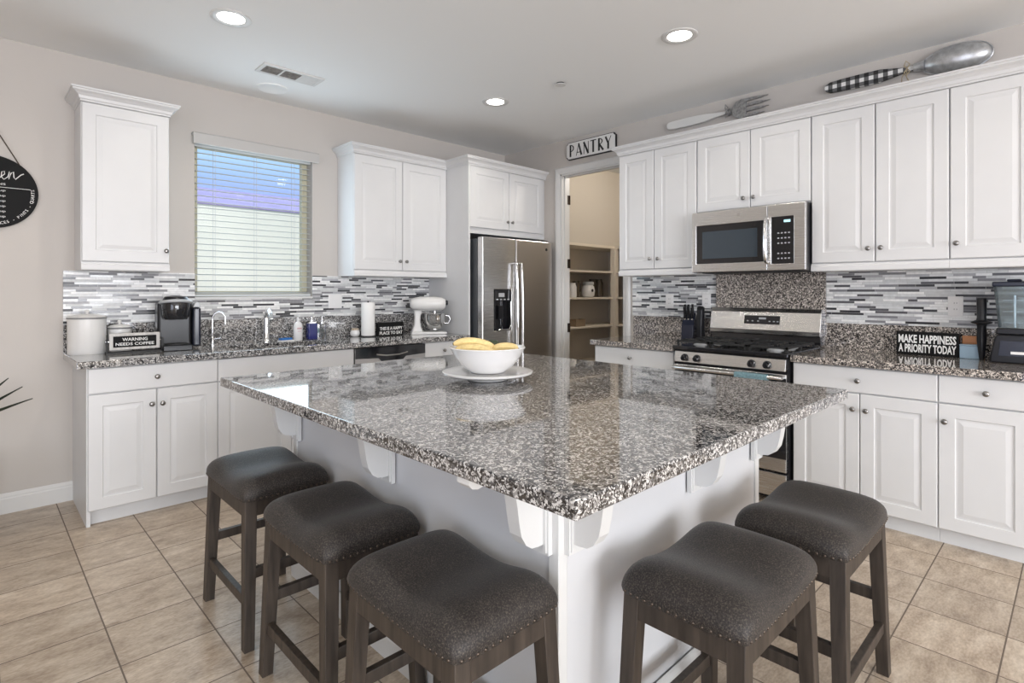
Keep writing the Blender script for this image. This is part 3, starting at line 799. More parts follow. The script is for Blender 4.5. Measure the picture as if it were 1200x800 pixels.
for bx, by in ((.131, .155), (.131, .405), (.631, .155), (.631, .405)):
    bm = BM(); lathe(bm, [(.050, .922), (.050, .926), (.036, .930), (.034, .938), (.026, .941), (0, .942)], 24, 0, bx, by, 0); obj('burner', bm, 'tank', t, smooth=40)
# towel over the oven handle
bm = BM(); tw0, tw1 = .465, .665
n = 20
for side, yy in ((0, -.0705), (1, -.0395)):
    pass
pf = []
for a in range(0, 181, 20):
    r = .0165; pf.append((-.055 - r * math.cos(math.radians(a)), .777 + r * math.sin(math.radians(a))))
outer = [(pf[0][0] - .002, .50)] + pf + [(pf[-1][0] + .002, .56)]
inner = [(y * 1.0 + (.0035 if i <= len(outer) // 2 else -.0035), z - (.0035 if 1 < i < len(outer) - 2 else 0)) for i, (y, z) in enumerate(outer)]
vsA = []
for x in [tw0 + (tw1 - tw0) * i / n for i in range(n + 1)]:
    wv = .002 * math.sin(x * 160)
    vsA.append(([bm.verts.new((x, y + (wv if k == 0 else 0), z)) for k, (y, z) in enumerate(outer)], [bm.verts.new((x, y + (wv if k == 0 else 0), z)) for k, (y, z) in enumerate(inner)]))
for (A, Ai), (B, Bi) in zip(vsA, vsA[1:]):
    for k in range(len(outer) - 1):
        bm.faces.new((A[k], B[k], B[k + 1], A[k + 1])); bm.faces.new((Ai[k], Bi[k], Bi[k + 1], Ai[k + 1]))
    bm.faces.new((A[0], B[0], Bi[0], Ai[0])); bm.faces.new((A[-1], B[-1], Bi[-1], Ai[-1]))
for (A, Ai) in (vsA[0], vsA[-1]):
    for k in range(len(outer) - 1): bm.faces.new((A[k], A[k + 1], Ai[k + 1], Ai[k]))
o = obj('dish_towel', bm, 'teal', smooth=50, loc=(3.49, RL, 0), rot=(0, 0, -PI / 2)); tag(o, 'teal dish towel hanging over the oven door handle', 'towel')

# ================================================================== ISLAND
IX0, IX1, IY0, IY1 = .782, 2.437, .640, 2.655
BX0, BX1, BY0, BY1 = 1.060, 2.278, .925, 2.52
bm = BM(); box(bm, IX0, IX1, IY0, IY1, .8755, TOP); tag(obj('island_countertop', bm, 'graniteI' if 'graniteI' in M else 'granite', bevel=.005, seg=3), 'large polished speckled granite slab on the white kitchen island', 'countertop')
t = thing('kitchen_island', 'white paneled kitchen island base with curved corbels under the granite', 'island', ((BX0 + BX1) / 2, (BY0 + BY1) / 2, 0))
ox, oy = (BX0 + BX1) / 2, (BY0 + BY1) / 2
bm = BM(); box(bm, BX0 - ox, BX1 - ox, BY0 - oy, BY1 - oy, 0, .8745); obj('base_panels', bm, 'island', t, bevel=.002)
for (cx, cy) in ((BX0, BY0), (BX0, BY1), (BX1, BY0)):
    sx = 1 if cx == BX0 else -1; sy = 1 if cy == BY0 else -1
    bm = BM()
    xa, xb = sorted((cx - ox - sx * .006, cx - ox + sx * .028)); ya, yb_ = sorted((cy - oy - sy * .006, cy - oy + sy * .028))
    box(bm, xa, xb, ya, yb_, 0, .8742); obj('corner_post', bm, 'trimw', t, bevel=.002)
bm = BM(); sweep(bm, [(BX0 - ox, BY1 - oy), (BX0 - ox, BY0 - oy), (BX1 - ox, BY0 - oy)], [(.007, 0), (.018, 0), (.018, .075), (.012, .088), (.007, .092)], side=1)
obj('base_trim', bm, 'trimw', t)
# corbel: local x outwards from the panel, z down from the slab
def corbel_bm(nose=False):
    bm = BM()
    out = ([(.016, 0), (.262, 0), (.262, -.014), (.252, -.024), (.236, -.028), (.215, -.024)] if nose else [(.016, 0), (.215, 0), (.215, -.012)]) + [(.19, -.014), (.155, -.018), (.130, -.036), (.118, -.066), (.110, -.105), (.104, -.145), (.096, -.180), (.080, -.205), (.060, -.218), (.036, -.221), (.016, -.221)]
    prism(bm, out, -.021, .021, 'y')
    box(bm, .0005, .016, -.036, .036, -.247, 0)
    box(bm, .016, .020, -.030, -.0215, -.240, 0); box(bm, .016, .020, .0215, .030, -.240, 0)
    return bm
c0 = obj('corbel', corbel_bm(), 'trimw', t, loc=(BX0 - ox - .006, 2.473 - oy, .8745), rot=(0, 0, PI))
def cdup(x, y, r):
    c = c0.copy(); C.objects.link(c); c.parent = t; c.location = (x - ox, y - oy, .8745); c.rotation_euler = (0, 0, r)
cdup(BX0 - .006, 1.705, PI)
obj('corbel', corbel_bm(True), 'trimw', t, loc=(BX0 - ox - .006, .975 - oy, .8745), rot=(0, 0, PI))
for x in (1.112, 1.735, 2.240): cdup(x, BY0 - .006, -PI / 2)

# ================================================================== STOOLS
def seat_bm():
    bm = BM(); L, Wd_ = .239, .171; zb = .530
    NU, NV = 34, 24
    def prof(s):   # saddle height along the long axis
        s = abs(s)
        return .576 + .028 * (0.5 - 0.5 * math.cos(min(s / .78, 1.28) * PI))
    top = []
    for i in range(NU + 1):
        su = math.sin(PI / 2 * (2 * i / NU - 1)); row = []
        for j in range(NV + 1):
            sv = math.sin(PI / 2 * (2 * j / NV - 1))
            # rounded plan corners
            k = 1 - .060 * (abs(su) ** 6) * (abs(sv) ** 6)
            ru = max(0, 1 - abs(su) ** 7) ** .42; rv = max(0, 1 - abs(sv) ** 6) ** .42
            h = (prof(su) + .007 * (1 - sv * sv) - zb - .012)
            z = zb + .012 + h * ru * rv
            bulge = 1 + .0
            row.append(bm.verts.new((su * L * k, sv * Wd_ * k, z)))
        top.append(row)
    for i in range(NU):
        for j in range(NV): bm.faces.new((top[i][j], top[i + 1][j], top[i + 1][j + 1], top[i][j + 1]))
    # skirt down to the base
    rim = [top[i][0] for i in range(NU + 1)] + [top[NU][j] for j in range(1, NV + 1)] + [top[i][NV] for i in range(NU - 1, -1, -1)] + [top[0][j] for j in range(NV - 1, 0, -1)]
    low = [bm.verts.new((v.co.x * .988, v.co.y * .985, zb)) for v in rim]; n = len(rim)
    for i in range(n): bm.faces.new((rim[i], rim[(i + 1) % n], low[(i + 1) % n], low[i]))
    bm.faces.new(low)
    return bm

def make_stool(label, group, loc, rz):
    t = thing('bar_stool', label, 'stool', loc, rz, group)
    seat = obj('seat_cushion', seat_bm(), 'fabric', t, smooth=60)
    # nailhead trim on a narrow band round the cushion base
    bm = BM(); L, W = .2375, .1692
    def nail(x, y, nx, ny):
        k = 1 - .060 * (abs(x / L) ** 6) * (abs(y / W) ** 6); x *= k; y *= k
        R = Vector((nx, ny, 0)).to_track_quat('Z', 'Y').to_matrix().to_4x4()
        lathe(bm, [(.0046, -.002), (.0044, .001), (.003, .0028), (0, .0036)], 8, 0, x, y, .5375, mtx=R)
    nL, nW = 22, 15
    for i in range(nL):
        x = -L + .020 + (2 * L - .040) * i / (nL - 1)
        nail(x, -W, 0, -1); nail(x, W, 0, 1)
    for i in range(nW):
        y = -W + .020 + (2 * W - .040) * i / (nW - 1)
        nail(-L, y, -1, 0); nail(L, y, 1, 0)
    obj('nailhead_trim', bm, 'nail', seat, smooth=60)
    # legs, splayed mostly along the long axis
    tx, ty, bx, by = .200, .134, .232, .150; hw = .0215; hb = .018
    for sx in (-1, 1):
        for sy in (-1, 1):
            bm = BM(); vs = []
            for (cx, cy, z, h) in ((bx * sx, by * sy, 0, hb), (tx * sx, ty * sy, .5295, hw)):
                vs.append([bm.verts.new((cx + a * h, cy + b * h, z)) for a, b in ((-1, -1), (1, -1), (1, 1), (-1, 1))])
            for k in range(4): bm.faces.new((vs[0][k], vs[0][(k + 1) % 4], vs[1][(k + 1) % 4], vs[1][k]))
            bm.faces.new(vs[0]); bm.faces.new(vs[1])
            obj('leg', bm, 'stoolwood', t, bevel=.002)
    def lx(z): return tx + (bx - tx) * (1 - z / .5295)
    def ly(z): return ty + (by - ty) * (1 - z / .5295)
    for s in (-1, 1):
        bm = BM(); a = lx(.50) - .018
        prism(bm, [(-a, .472), (a, .472), (a, .5293), (-a, .5293)], s * (ty + .012) - .009, s * (ty + .012) + .009, 'y'); obj('apron', bm, 'stoolwood', t)
        bm = BM(); b = ly(.50) - .018
        prism(bm, [(-b, .472), (b, .472), (b, .5293), (-b, .5293)], s * (tx + .012) - .009, s * (tx + .012) + .009, 'x'); obj('apron', bm, 'stoolwood', t)
        z = .165; a = lx(z) - .012
        bm = BM(); box(bm, -a, a, s * ly(z) - .011, s * ly(z) + .011, z - .018, z + .018); obj('stretcher', bm, 'stoolwood', t, bevel=.002)
        z = .265; b = ly(z) - .012
        bm = BM(); box(bm, s * lx(z) - .011, s * lx(z) + .011, -b, b, z - .018, z + .018); obj('stretcher', bm, 'stoolwood', t, bevel=.002)
    return t

G = 'upholstered saddle stools around the island'
S1 = make_stool('charcoal saddle stool at the far left end of the island, bluish window sheen', G, (.862, 2.335, 0), PI / 2)
dup(S1, 'charcoal saddle stool in the middle of the row along the left of the island', (.862, 1.700, 0), PI / 2)
dup(S1, 'charcoal saddle stool at the island left side, nearest the near corner', (.862, 1.118, 0), PI / 2)
dup(S1, 'brown-lit saddle stool just right of the island near corner', (1.415, .665, 0), 0)
dup(S1, 'brown-lit saddle stool at the right of the island, closest to the stove-wall cabinets', (1.985, .625, 0), 0)

# ================================================================== THINGS ON THE ISLAND
PX, PYy = 1.590, 1.790
t = thing('cake_plate', 'round white ceramic serving plate on a low foot under the banana bowl', 'plate', (PX, PYy, TOP))
t.scale = (.95, .95, .95)
bm = BM(); lathe(bm, [(.0, .004), (.085, .0), (.092, .004), (.075, .012), (.095, .020), (.190, .026), (.203, .033), (.205, .040), (.198, .042), (.17, .036), (0, .034)], 48); obj('plate', bm, 'ceramic', t, smooth=40)
t = thing('fruit_bowl', 'white ceramic bowl of bananas standing on the white plate', 'bowl', (PX, PYy, TOP + .0345))
t.scale = (.94, .94, .94)
bm = BM(); lathe(bm, [(0, 0), (.078, 0), (.082, .004), (.120, .034), (.150, .070), (.168, .104), (.174, .112), (.170, .115), (.163, .106), (.145, .074), (.114, .040), (.075, .014), (0, .010)], 48); obj('bowl', bm, 'ceramic', t, smooth=50)
def banana(label, base, yaw, tilt, bend=.9, ln=.19, roll=0):
    t = thing('banana', label, 'banana', base, yaw, 'bananas in the white bowl')
    bm = BM(); pts = []; rs = []
    N = 16; R = ln / bend
    for k in range(N + 1):
        u = k / N - .5; a = u * bend
        pts.append(Vector((R * math.sin(a), 0, R * (math.cos(a) - 1))))
        e = abs(2 * u)
        rs.append(.0185 * (1 - e ** 5 * .62))
    Rm = Matrix.Rotation(roll, 4, 'X') @ Matrix.Identity(4)
    Ry = Matrix.Rotation(tilt, 4, 'Y')
    pts = [Ry @ (Rm @ p) for p in pts]
    tube(bm, pts, rs, 8); obj('peel', bm, 'banana', t, smooth=35)
    bm = BM(); d = (pts[-1] - pts[-2]).normalized(); tube(bm, [pts[-1] - d * .002, pts[-1] + d * .02], [.0072, .006], 8); obj('stem', bm, 'btip', t)
    bm = BM(); d = (pts[0] - pts[1]).normalized(); tube(bm, [pts[0] - d * .002, pts[0] + d * .004], [.0068, .004], 8); obj('blossom_tip', bm, 'btip', t)
    return t
zb = TOP + .0365
# right vector of the view is about (.72,-.70): fruit lies across it
banana('yellow banana in front at the left of the bowl', (PX - .060, PYy + .010, zb + .102), math.radians(-52), math.radians(4), roll=.5)
banana('topmost yellow banana arching over the others at the bowl left', (PX - .030, PYy + .045, zb + .124), math.radians(-38), math.radians(8), roll=.2)
banana('yellow banana lying flat at the right of the bowl', (PX + .062, PYy - .044, zb + .104), math.radians(-48), math.radians(-2), ln=.115, roll=-.3)
banana('yellow banana mostly hidden at the bottom of the bowl', (PX + .02, PYy + .02, zb + .075), math.radians(-20), 0, roll=.1)
bm = BM(); lathe(bm, [(0, -.045), (.018, -.040), (.030, -.018), (.030, .005), (.020, .032), (.009, .045), (0, .048)], 20, mtx=Matrix.Rotation(1.2, 4, 'X'))
tag(obj('avocado', bm, 'avocado', smooth=60, loc=(PX + .055, PYy + .035, zb + .100)), 'dark fruit between the bananas in the bowl', 'fruit')

# ================================================================== THINGS ON THE WINDOW COUNTER
def canister(name, label, x, y, r, h):
    t = thing(name, label, 'canister', (x, y, TOP))
    bm = BM(); lathe(bm, [(0, 0), (r * .96, 0), (r * .98, .004), (r * .98, h - .002), (r * .95, h), (0, h)], 40); obj('body', bm, 'enamel', t, smooth=40)
    bm = BM(); lathe(bm, [(r * 1.0, h - .002), (r * 1.03, h + .001), (r * 1.03, h + .006), (r * 1.0, h + .008), (r * .7, h + .012), (0, h + .0125)], 40, 0); lid = obj('lid', bm, ['greyband'], t, smooth=40)
    bm = BM(); lathe(bm, [(r * 1.0, h + .0075), (r * .80, h + .018), (r * .45, h + .026), (0, h + .028)], 40); obj('lid_dome', bm, 'enamel', lid, smooth=40)
    bm = BM(); lathe(bm, [(0, h + .027), (.007, h + .027), (.006, h + .034), (.012, h + .040), (.013, h + .047), (.008, h + .052), (0, h + .053)], 18); obj('lid_knob', bm, 'enamel', lid, smooth=50)
canister('canister', 'tall white enamel canister at the left end of the window counter', .500, 4.245, .098, .215)
canister('canister', 'small white enamel canister behind the warning sign', .672, 4.290, .066, .145)
# warning sign: framed board pivoting on a black stand
t = thing('warning_sign', 'small framed black WARNING sign on a black stand beside the coffee maker', 'sign', (.722, 4.135, TOP), 0)
t.scale = (1.06, 1, 1)
bm = BM(); box(bm, -.135, .150, -.030, .030, 0, .010); box(bm, .135, .150, -.008, .008, .010, .085); box(bm, -.135, -.128, -.008, .008, .010, .085); obj('stand', bm, 'blackm', t)
bm = BM(); slab(bm, [-.120, -.102, .112, .130], [.020, .036, .104, .122], {(1, 1)}, -.010, .010, lambda u, v, w: (u, w, v)); fr = obj('frame', bm, 'greywood', t, bevel=.002)
bm = BM(); box(bm, -.103, .113, -.004, .006, .035, .105); obj('board', bm, 'signblk', fr)
for x, s in ((-.120, -1), (.130, 1)):
    bm = BM(); cyl(bm, (x, 0, .072), (x + s * .018, 0, .072), .006, 12); obj('pivot', bm, 'chrome', fr, smooth=40)
text_part('lettering', [('WARNING', .083, .020, .125), ('NEEDS COFFEE', .055, .018, .190)], fr, 'letter', 0, 0, -.0048, xc=.005, bold=.015)
# coffee maker
t = thing('coffee_maker', 'black single-serve coffee maker with grey water tank on the window counter', 'coffee maker', (.965, 4.190, TOP), math.radians(-6))
t.scale = (1.22, 1.0, 1.04)
bm = BM(); box(bm, -.085, .075, .0, .165, 0, .295); box(bm, -.075, .065, -.145, .0, 0, .035); b0 = obj('housing', bm, 'blackp', t, bevel=.014, seg=3)
bm = BM(); lathe(bm, [(0, .190), (.052, .190), (.060, .205), (.066, .250), (.068, .300), (.060, .318), (.0, .322)], 28, 0, -.005, -.045, 0, sy=1.15); obj('brew_head', bm, 'blackg', t, smooth=40)
bm = BM(); pts = [( -.005 + .070 * math.sin(a), -.045 - .080 * math.cos(a), .296 + .012 * math.cos(a)) for a in [math.radians(q) for q in range(-100, 101, 20)]]
tube(bm, pts, .010, 10); obj('handle', bm, 'tank', t, smooth=60)
bm = BM(); lathe(bm, [(0, .318), (.060, .317), (.052, .332), (.02, .340), (0, .341)], 28, 0, -.005, -.035, 0, sy=1.2); obj('lid', bm, 'blackp', t, smooth=40)
bm = BM(); box(bm, .077, .118, -.02, .150, .012, .262); obj('water_tank', bm, 'navyp', t, bevel=.012, seg=3)
bm = BM(); prism(bm, [(.078, .263), (.117, .263), (.112, .285), (.098, .300), (.085, .285)], -.018, .148, 'y'); obj('tank_lid', bm, 'tank', t, bevel=.004)
bm = BM(); box(bm, -.068, .058, -.150, -.146, .004, .030); obj('drip_tray_front', bm, 'blackp', t)
bm = BM(); lathe(bm, [(.055, .0355), (.055, .040), (0, .040)], 24, 0, -.005, -.075, 0); obj('drip_tray', bm, 'blackm', t, smooth=40)
# faucets
t = thing('filter_faucet', 'slim chrome gooseneck filtered-water tap left of the main faucet', 'faucet', (1.213, 4.285, TOP))
bm = BM(); lathe(bm, [(.022, 0), (.022, .008), (.012, .014), (.011, .06), (.008, .064)], 18); obj('base', bm, 'chrome', t, smooth=40)
pts = [(0, 0, .06), (0, 0, .16)] + [(.036 - .036 * math.cos(a), -.02 * (1 - math.cos(a)), .185 + .048 * math.sin(a)) for a in [math.radians(q) for q in range(0, 181, 18)]] + [(.072, -.04, .150)]
bm = BM(); tube(bm, pts, .0068, 10); obj('spout', bm, 'chrome', t, smooth=60)
bm = BM(); tube(bm, [(.008, -.01, .045), (.045, -.03, .052)], .005, 8); obj('lever', bm, 'chrome', t, smooth=60)
t = thing('kitchen_faucet', 'tall chrome pull-out kitchen faucet behind the sink', 'faucet', (1.585, 4.290, TOP))
bm = BM(); lathe(bm, [(.030, 0), (.030, .006), (.024, .014), (.021, .09), (.021, .19), (.020, .205)], 20); obj('base', bm, 'chrome', t, smooth=40)
bm = BM(); tube(bm, [(0, 0, .17), (0, -.01, .20), (-.006, -.045, .232), (-.012, -.09, .232), (-.016, -.13, .205), (-.018, -.15, .170)], [.018, .018, .0175, .017, .016, .0165], 12); obj('spout', bm, 'chrome', t, smooth=60)
bm = BM(); tube(bm, [(0, .0, .200), (.010, .006, .232), (.034, .015, .250)], [.012, .010, .006], 10); obj('lever', bm, 'chrome', t, smooth=60)
# bottles
t = thing('lotion_bottle', 'white pump soap bottle with pink print behind the sink', 'bottle', (1.815, 4.262, TOP))
bm = BM(); lathe(bm, [(0, 0), (.030, 0), (.034, .006), (.035, .085), (.033, .120), (.022, .138), (.011, .146), (.011, .155), (0, .155)], 24, sy=.75); obj('body', bm, 'soap', t, smooth=40)
bm = BM(); lathe(bm, [(.012, .155), (.012, .168), (.005, .170), (.005, .186), (0, .186)], 14); box(bm, -.006, .006, -.030, .006, .186, .193); obj('pump', bm, 'soap', t, smooth=40)
bm = BM(); box(bm, -.018, .018, -.0285, -.0265, .088, .100); box(bm, -.014, .014, -.0285, -.0265, .070, .074); obj('label_print', bm, 'label', t)
t = thing('blue_soap_dispenser', 'square clear dispenser of dark blue soap beside the white pump bottle', 'bottle', (1.942, 4.300, TOP))
bm = BM(); box(bm, -.036, .036, -.026, .026, .0, .125); obj('liquid_body', bm, 'blueliq', t, bevel=.006)
bm = BM(); box(bm, -.028, .028, -.020, .020, .125, .138); lathe(bm, [(.014, .138), (.014, .150), (.005, .152), (.005, .178), (0, .178)], 14); box(bm, -.006, .006, -.036, .006, .176, .184); obj('pump', bm, 'chrome', t, smooth=30)
t = thing('clear_soap_dispenser', 'nearly empty clear glass dispenser right of the blue one', 'bottle', (2.035, 4.315, TOP))
bm = BM(); box(bm, -.030, .030, -.022, .022, 0, .120); obj('glass_body', bm, 'glass', t, bevel=.005)
bm = BM(); lathe(bm, [(.022, .120), (.022, .130), (.008, .134), (.005, .136), (.005, .176), (0, .176)], 14); box(bm, -.006, .006, -.036, .006, .174, .182); obj('pump', bm, 'chrome', t, smooth=30)
bm = BM(); box(bm, -.055, .055, -.028, .028, 0, .012, 0); box(bm, -.045, .040, -.022, .024, .0125, .026, 1)
tag(obj('sponge_tray', bm, ['ceramic', 'sponge'], loc=(1.71, 4.235, TOP), rot=(0, 0, .2)), 'blue sponge on a small white tray at the sink rim', 'sponge')
t = thing('candle_jar', 'small round white candle jar with wooden lid by the paper towels', 'candle', (2.315, 4.290, TOP))
bm = BM(); lathe(bm, [(0, 0), (.026, 0), (.038, .012), (.041, .030), (.036, .048), (.030, .054), (0, .054)], 24); obj('jar', bm, 'ceramic', t, smooth=50)
bm = BM(); lathe(bm, [(.031, .054), (.031, .066), (.028, .069), (0, .069)], 24); obj('lid', bm, 'woodlt', t, smooth=40)
t = thing('paper_towel_holder', 'white paper towel roll standing on a black upright holder', 'paper towel roll', (2.395, 4.215, TOP))
bm = BM(); lathe(bm, [(0, 0), (.070, 0), (.070, .006), (.066, .009), (0, .009)], 32); cyl(bm, (0, 0, .009), (0, 0, .300), .006, 10); cyl(bm, (.066, .01, .006), (.066, .01, .27), .003, 8); obj('stand', bm, 'blackm', t, smooth=40)
bm = BM(); lathe(bm, [(.019, .0095), (.056, .0095), (.0565, .013), (.0565, .284), (.055, .287), (.019, .287), (.019, .0095)], 40); obj('roll', bm, 'paper', t, smooth=40)
# black block sign
t = thing('block_sign', 'small black block sign with white words between paper towels and mixer', 'sign', (2.585, 4.180, TOP), math.radians(4))
bm = BM(); box(bm, -.130, .130, -.018, .018, 0, .115); obj('block', bm, 'signblk', t, bevel=.002)
text_part('lettering', [('THIS IS A HAPPY', .064, .028, .235), ('PLACE TO EAT', .026, .028, .235)], t, 'letter', 0, 0, -.0186, bold=.02)
# stand mixer (side view: head points right)
t = thing('stand_mixer', 'white stand mixer with steel bowl beside the fridge panel', 'mixer', (2.945, 4.10, TOP), math.radians(-30))
bm = BM(); prism(bm, [(-.165, 0), (.13, 0), (.15, .006), (.15, .016), (.12, .022), (-.06, .024), (-.165, .022)], -.075, .075, 'y'); obj('base', bm, 'enamel', t, bevel=.012, seg=3)
bm = BM(); prism(bm, [(-.165, .015), (-.055, .015), (-.075, .06), (-.085, .11), (-.080, .17), (-.06, .215), (-.145, .215), (-.135, .15), (-.140, .08)], -.038, .038, 'y'); obj('pedestal', bm, 'enamel', t, bevel=.016, seg=3)
bm = BM(); lathe(bm, [(0, -.175), (.03, -.172), (.052, -.150), (.062, -.10), (.066, -.03), (.064, .05), (.056, .105), (.044, .135), (.03, .142), (0, .143)], 28, 0, .0, 0, .270, mtx=Matrix.Rotation(PI / 2, 4, 'Y'), sx=.98, sy=.92); hd = obj('motor_head', bm, 'enamel', t, smooth=50)
bm = BM(); lathe(bm, [(0, .1435), (.022, .1435), (.022, .158), (.018, .162), (0, .162)], 18, 0, 0, 0, .278, mtx=Matrix.Rotation(PI / 2, 4, 'Y')); obj('attachment_knob', bm, 'blackp', t, smooth=40)
bm = BM(); tube(bm, [(-.15, 0, .216), (0, -.002, .222), (.115, 0, .225)], .060, 20, sx=.95);
for v in bm.verts: v.co.z = .212 + (v.co.z - .222) * .14
obj('head_band', bm, 'chrome', t, smooth=40)
bm = BM(); lathe(bm, [(0, .028), (.035, .028), (.040, .036), (.036, .044), (.060, .056), (.088, .095), (.098, .140), (.100, .178), (.104, .182), (.100, .184), (.095, .176), (.092, .140), (.080, .098), (.052, .064), (0, .060)], 36, 0, .045, 0, 0); bw = obj('mixing_bowl', bm, 'chrome', t, smooth=50)
bm = BM(); tube(bm, [(.145 - .003, .0, .165), (.175, .0, .160), (.185, 0, .125), (.170, 0, .095), (.128, 0, .095)], .006, 8); obj('bowl_handle', bm, 'chrome', bw, smooth=60)
bm = BM(); cyl(bm, (.045, 0, .13), (.045, 0, .205), .014, 14); tube(bm, [(.045, 0, .15), (.075, 0, .13), (.07, 0, .095), (.045, 0, .08), (.02, 0, .095), (.015, 0, .13), (.045, 0, .15)], .005, 8); obj('beater', bm, 'steel', t, smooth=50)

# ================================================================== THINGS ON THE STOVE COUNTERS
t = thing('knife_block', 'black knife block full of knives left of the range', 'knife block', (4.015, 2.155, TOP), -PI / 2 + .25)
bm = BM(); prism(bm, [(-.06, 0), (.055, 0), (.085, .16), (.035, .215), (-.05, .12)], -.045, .045, 'x')
obj('block', bm, 'navyp', t, bevel=.004)
for k, (x, y, l) in enumerate([(-.028, -.01, .115), (0, -.01, .12), (.028, -.01, .11), (-.03, .02, .10), (-.004, .02, .10), (.026, .022, .10)]):
    z = .165 + (y + .02) * 1.1
    bm = BM(); box(bm, x - .008, x + .008, y - .01, y + .01, z - .03, z - .008, 1); box(bm, x - .007, x + .007, y - .011, y + .011, z - .008, z + l - .03, 0)
    for v in bm.verts: v.co.y -= (v.co.z - z) * .25
    obj('knife', bm, ['blackp', 'steel'], t, bevel=.002)
bm = BM(); prism(bm, [(-.034, 0), (.034, 0), (.022, .14), (.026, .255), (-.002, .268), (-.024, .24), (-.034, .12)], -.022, .022, 'x')
tag(obj('knife_sharpener', bm, 'blackp', bevel=.006, loc=(4.04, 2.070, TOP), rot=(0, 0, -PI / 2)), 'tall narrow black sharpener stand right beside the knife block', 'sharpener')

t = thing('happiness_sign', 'black MAKE HAPPINESS A PRIORITY TODAY block sign on the right counter', 'sign', (4.068, .652, TOP), -PI / 2 - math.radians(3))
bm = BM(); box(bm, -.152, .152, -.018, .018, 0, .138); obj('block', bm, 'signblk', t, bevel=.002)
text_part('lettering', [('MAKE HAPPINESS', .096, .050, .280), ('A PRIORITY TODAY', .040, .050, .280)], t, 'letter', 0, 0, -.0186, bold=.03)
# food processor / blender
t = thing('food_processor', 'black blender base with clear square pitcher at the right end of the counter', 'blender', (4.00, .262, TOP), -PI / 2)
bm = BM(); prism(bm, [(-.095, 0), (.095, 0), (.095, .03), (.075, .135), (.065, .150), (-.065, .150), (-.075, .135), (-.095, .03)], -.085, .085, 'y'); obj('motor_base', bm, 'blackp', t, bevel=.008, seg=3)
bm = BM(); prism(bm, [(-.060, .040), (.060, .040), (.050, .118), (-.050, .118)], -.090, -.0855, 'y'); obj('control_panel', bm, 'navyp', t)
bm = BM(); box(bm, -.010, .050, -.0925, -.0905, .050, .064); obj('buttons', bm, 'letter', t)
bm = BM(); box(bm, -.070, .070, -.070, .070, .151, .185); obj('pitcher_collar', bm, 'blackp', t, bevel=.006)
bm = BM()
def rr(h, z): return [bm.verts.new((a * h, b * h, z)) for a, b in ((-1, -.8), (-.8, -1), (.8, -1), (1, -.8), (1, .8), (.8, 1), (-.8, 1), (-1, .8))]
R = [rr(.062, .186), rr(.080, .405), rr(.077, .405), rr(.059, .190)]
for A, B in zip(R, R[1:]):
    for k in range(8): bm.faces.new((A[k], A[(k + 1) % 8], B[(k + 1) % 8], B[k]))
bm.faces.new(R[0]); bm.faces.new(R[-1]); obj('pitcher', bm, 'smoke', t)
bm = BM(); box(bm, -.085, .085, -.085, .085, .4055, .432); box(bm, -.03, .03, -.03, .03, .432, .445); obj('lid', bm, 'navyp', t, bevel=.006)
bm = BM(); cyl(bm, (0, 0, .19), (0, 0, .36), .006, 10)
for z, a in ((.21, 0), (.27, 1), (.33, 2)): box(bm, -.045, .045, -.008, .008, z, z + .004)
obj('blade_stack', bm, 'steel', t)
bm = BM(); tube(bm, [(.07, 0, .39), (.125, 0, .385), (.13, 0, .30), (.12, 0, .23), (.066, 0, .215)], .011, 10); obj('handle', bm, 'blackp', t, smooth=60)
# tamper standing on its end
bm = BM(); lathe(bm, [(0, 0), (.010, .0), (.013, .02), (.022, .11), (.020, .185), (.024, .198), (.046, .206), (.048, .212), (.024, .222), (.021, .235), (.023, .335), (.019, .342), (0, .342)], 20)
tag(obj('blender_tamper', bm, 'blackp', smooth=40, loc=(4.00, .398, TOP)), 'black plastic tamper standing upright left of the blender', 'tamper')
bm = BM(); box(bm, -.045, .045, -.03, .03, 0, .072); box(bm, -.047, .047, -.032, .032, .072, .080)
tag(obj('storage_tub', bm, 'paleblue', bevel=.004, loc=(4.055, .452, TOP), rot=(0, 0, -PI / 2)), 'small pale blue tub between the happiness sign and the tamper', 'tub')
bm = BM(); box(bm, -.05, .05, -.006, .006, 0, .125)
tag(obj('snack_packet', bm, 'brownb', bevel=.003, loc=(4.105, .445, TOP), rot=(0, 0, -PI / 2)), 'copper coloured packet propped behind the pale blue tub', 'packet')

# ================================================================== WALL DECOR
# PANTRY sign
def stroke(bm, p0, p1, w, y0, y1, w2=None):
    p0, p1 = Vector(p0), Vector(p1); d = (p1 - p0).normalized(); n = Vector((-d.y, d.x)); w2 = w if w2 is None else w2
    a, b, c, e = p0 + n * w / 2, p0 - n * w / 2, p1 - n * w2 / 2, p1 + n * w2 / 2
    prism(bm, [(q.x, q.y) for q in (a, b, c, e)], y0, y1, 'y')
def bowl_arc(bm, cx, cz, rx, rz, w, y0, y1, a0=-90, a1=90, wthick=None):
    pts = [(cx + rx * math.cos(math.radians(a)), cz + rz * math.sin(math.radians(a)), w + ((wthick or w) - w) * math.cos(math.radians(a)) ** 2) for a in range(a0, a1 + 1, 15)]
    for p, q in zip(pts, pts[1:]): stroke(bm, p[:2], q[:2], p[2], y0, y1, q[2])
t = thing('pantry_sign', 'white PANTRY sign with clipped corners above the pantry doorway', 'sign', (WALL_X - .012, 3.205, 2.640), -PI / 2)
w, h, c = .287, .083, .022
def clipped(w, h, c): return [(-w + c, -h), (w - c, -h), (w - c, -h + c * .5), (w, -h + c), (w, h - c), (w - c * .6, h - c * .6), (w - c, h), (-w + c, h), (-w + c * .6, h - c * .6), (-w, h - c), (-w, -h + c), (-w + c * .6, -h + c * .6)]
bm = BM(); prism(bm, clipped(w, h, c), -.010, .010, 'y'); obj('backing', bm, 'ink', t)
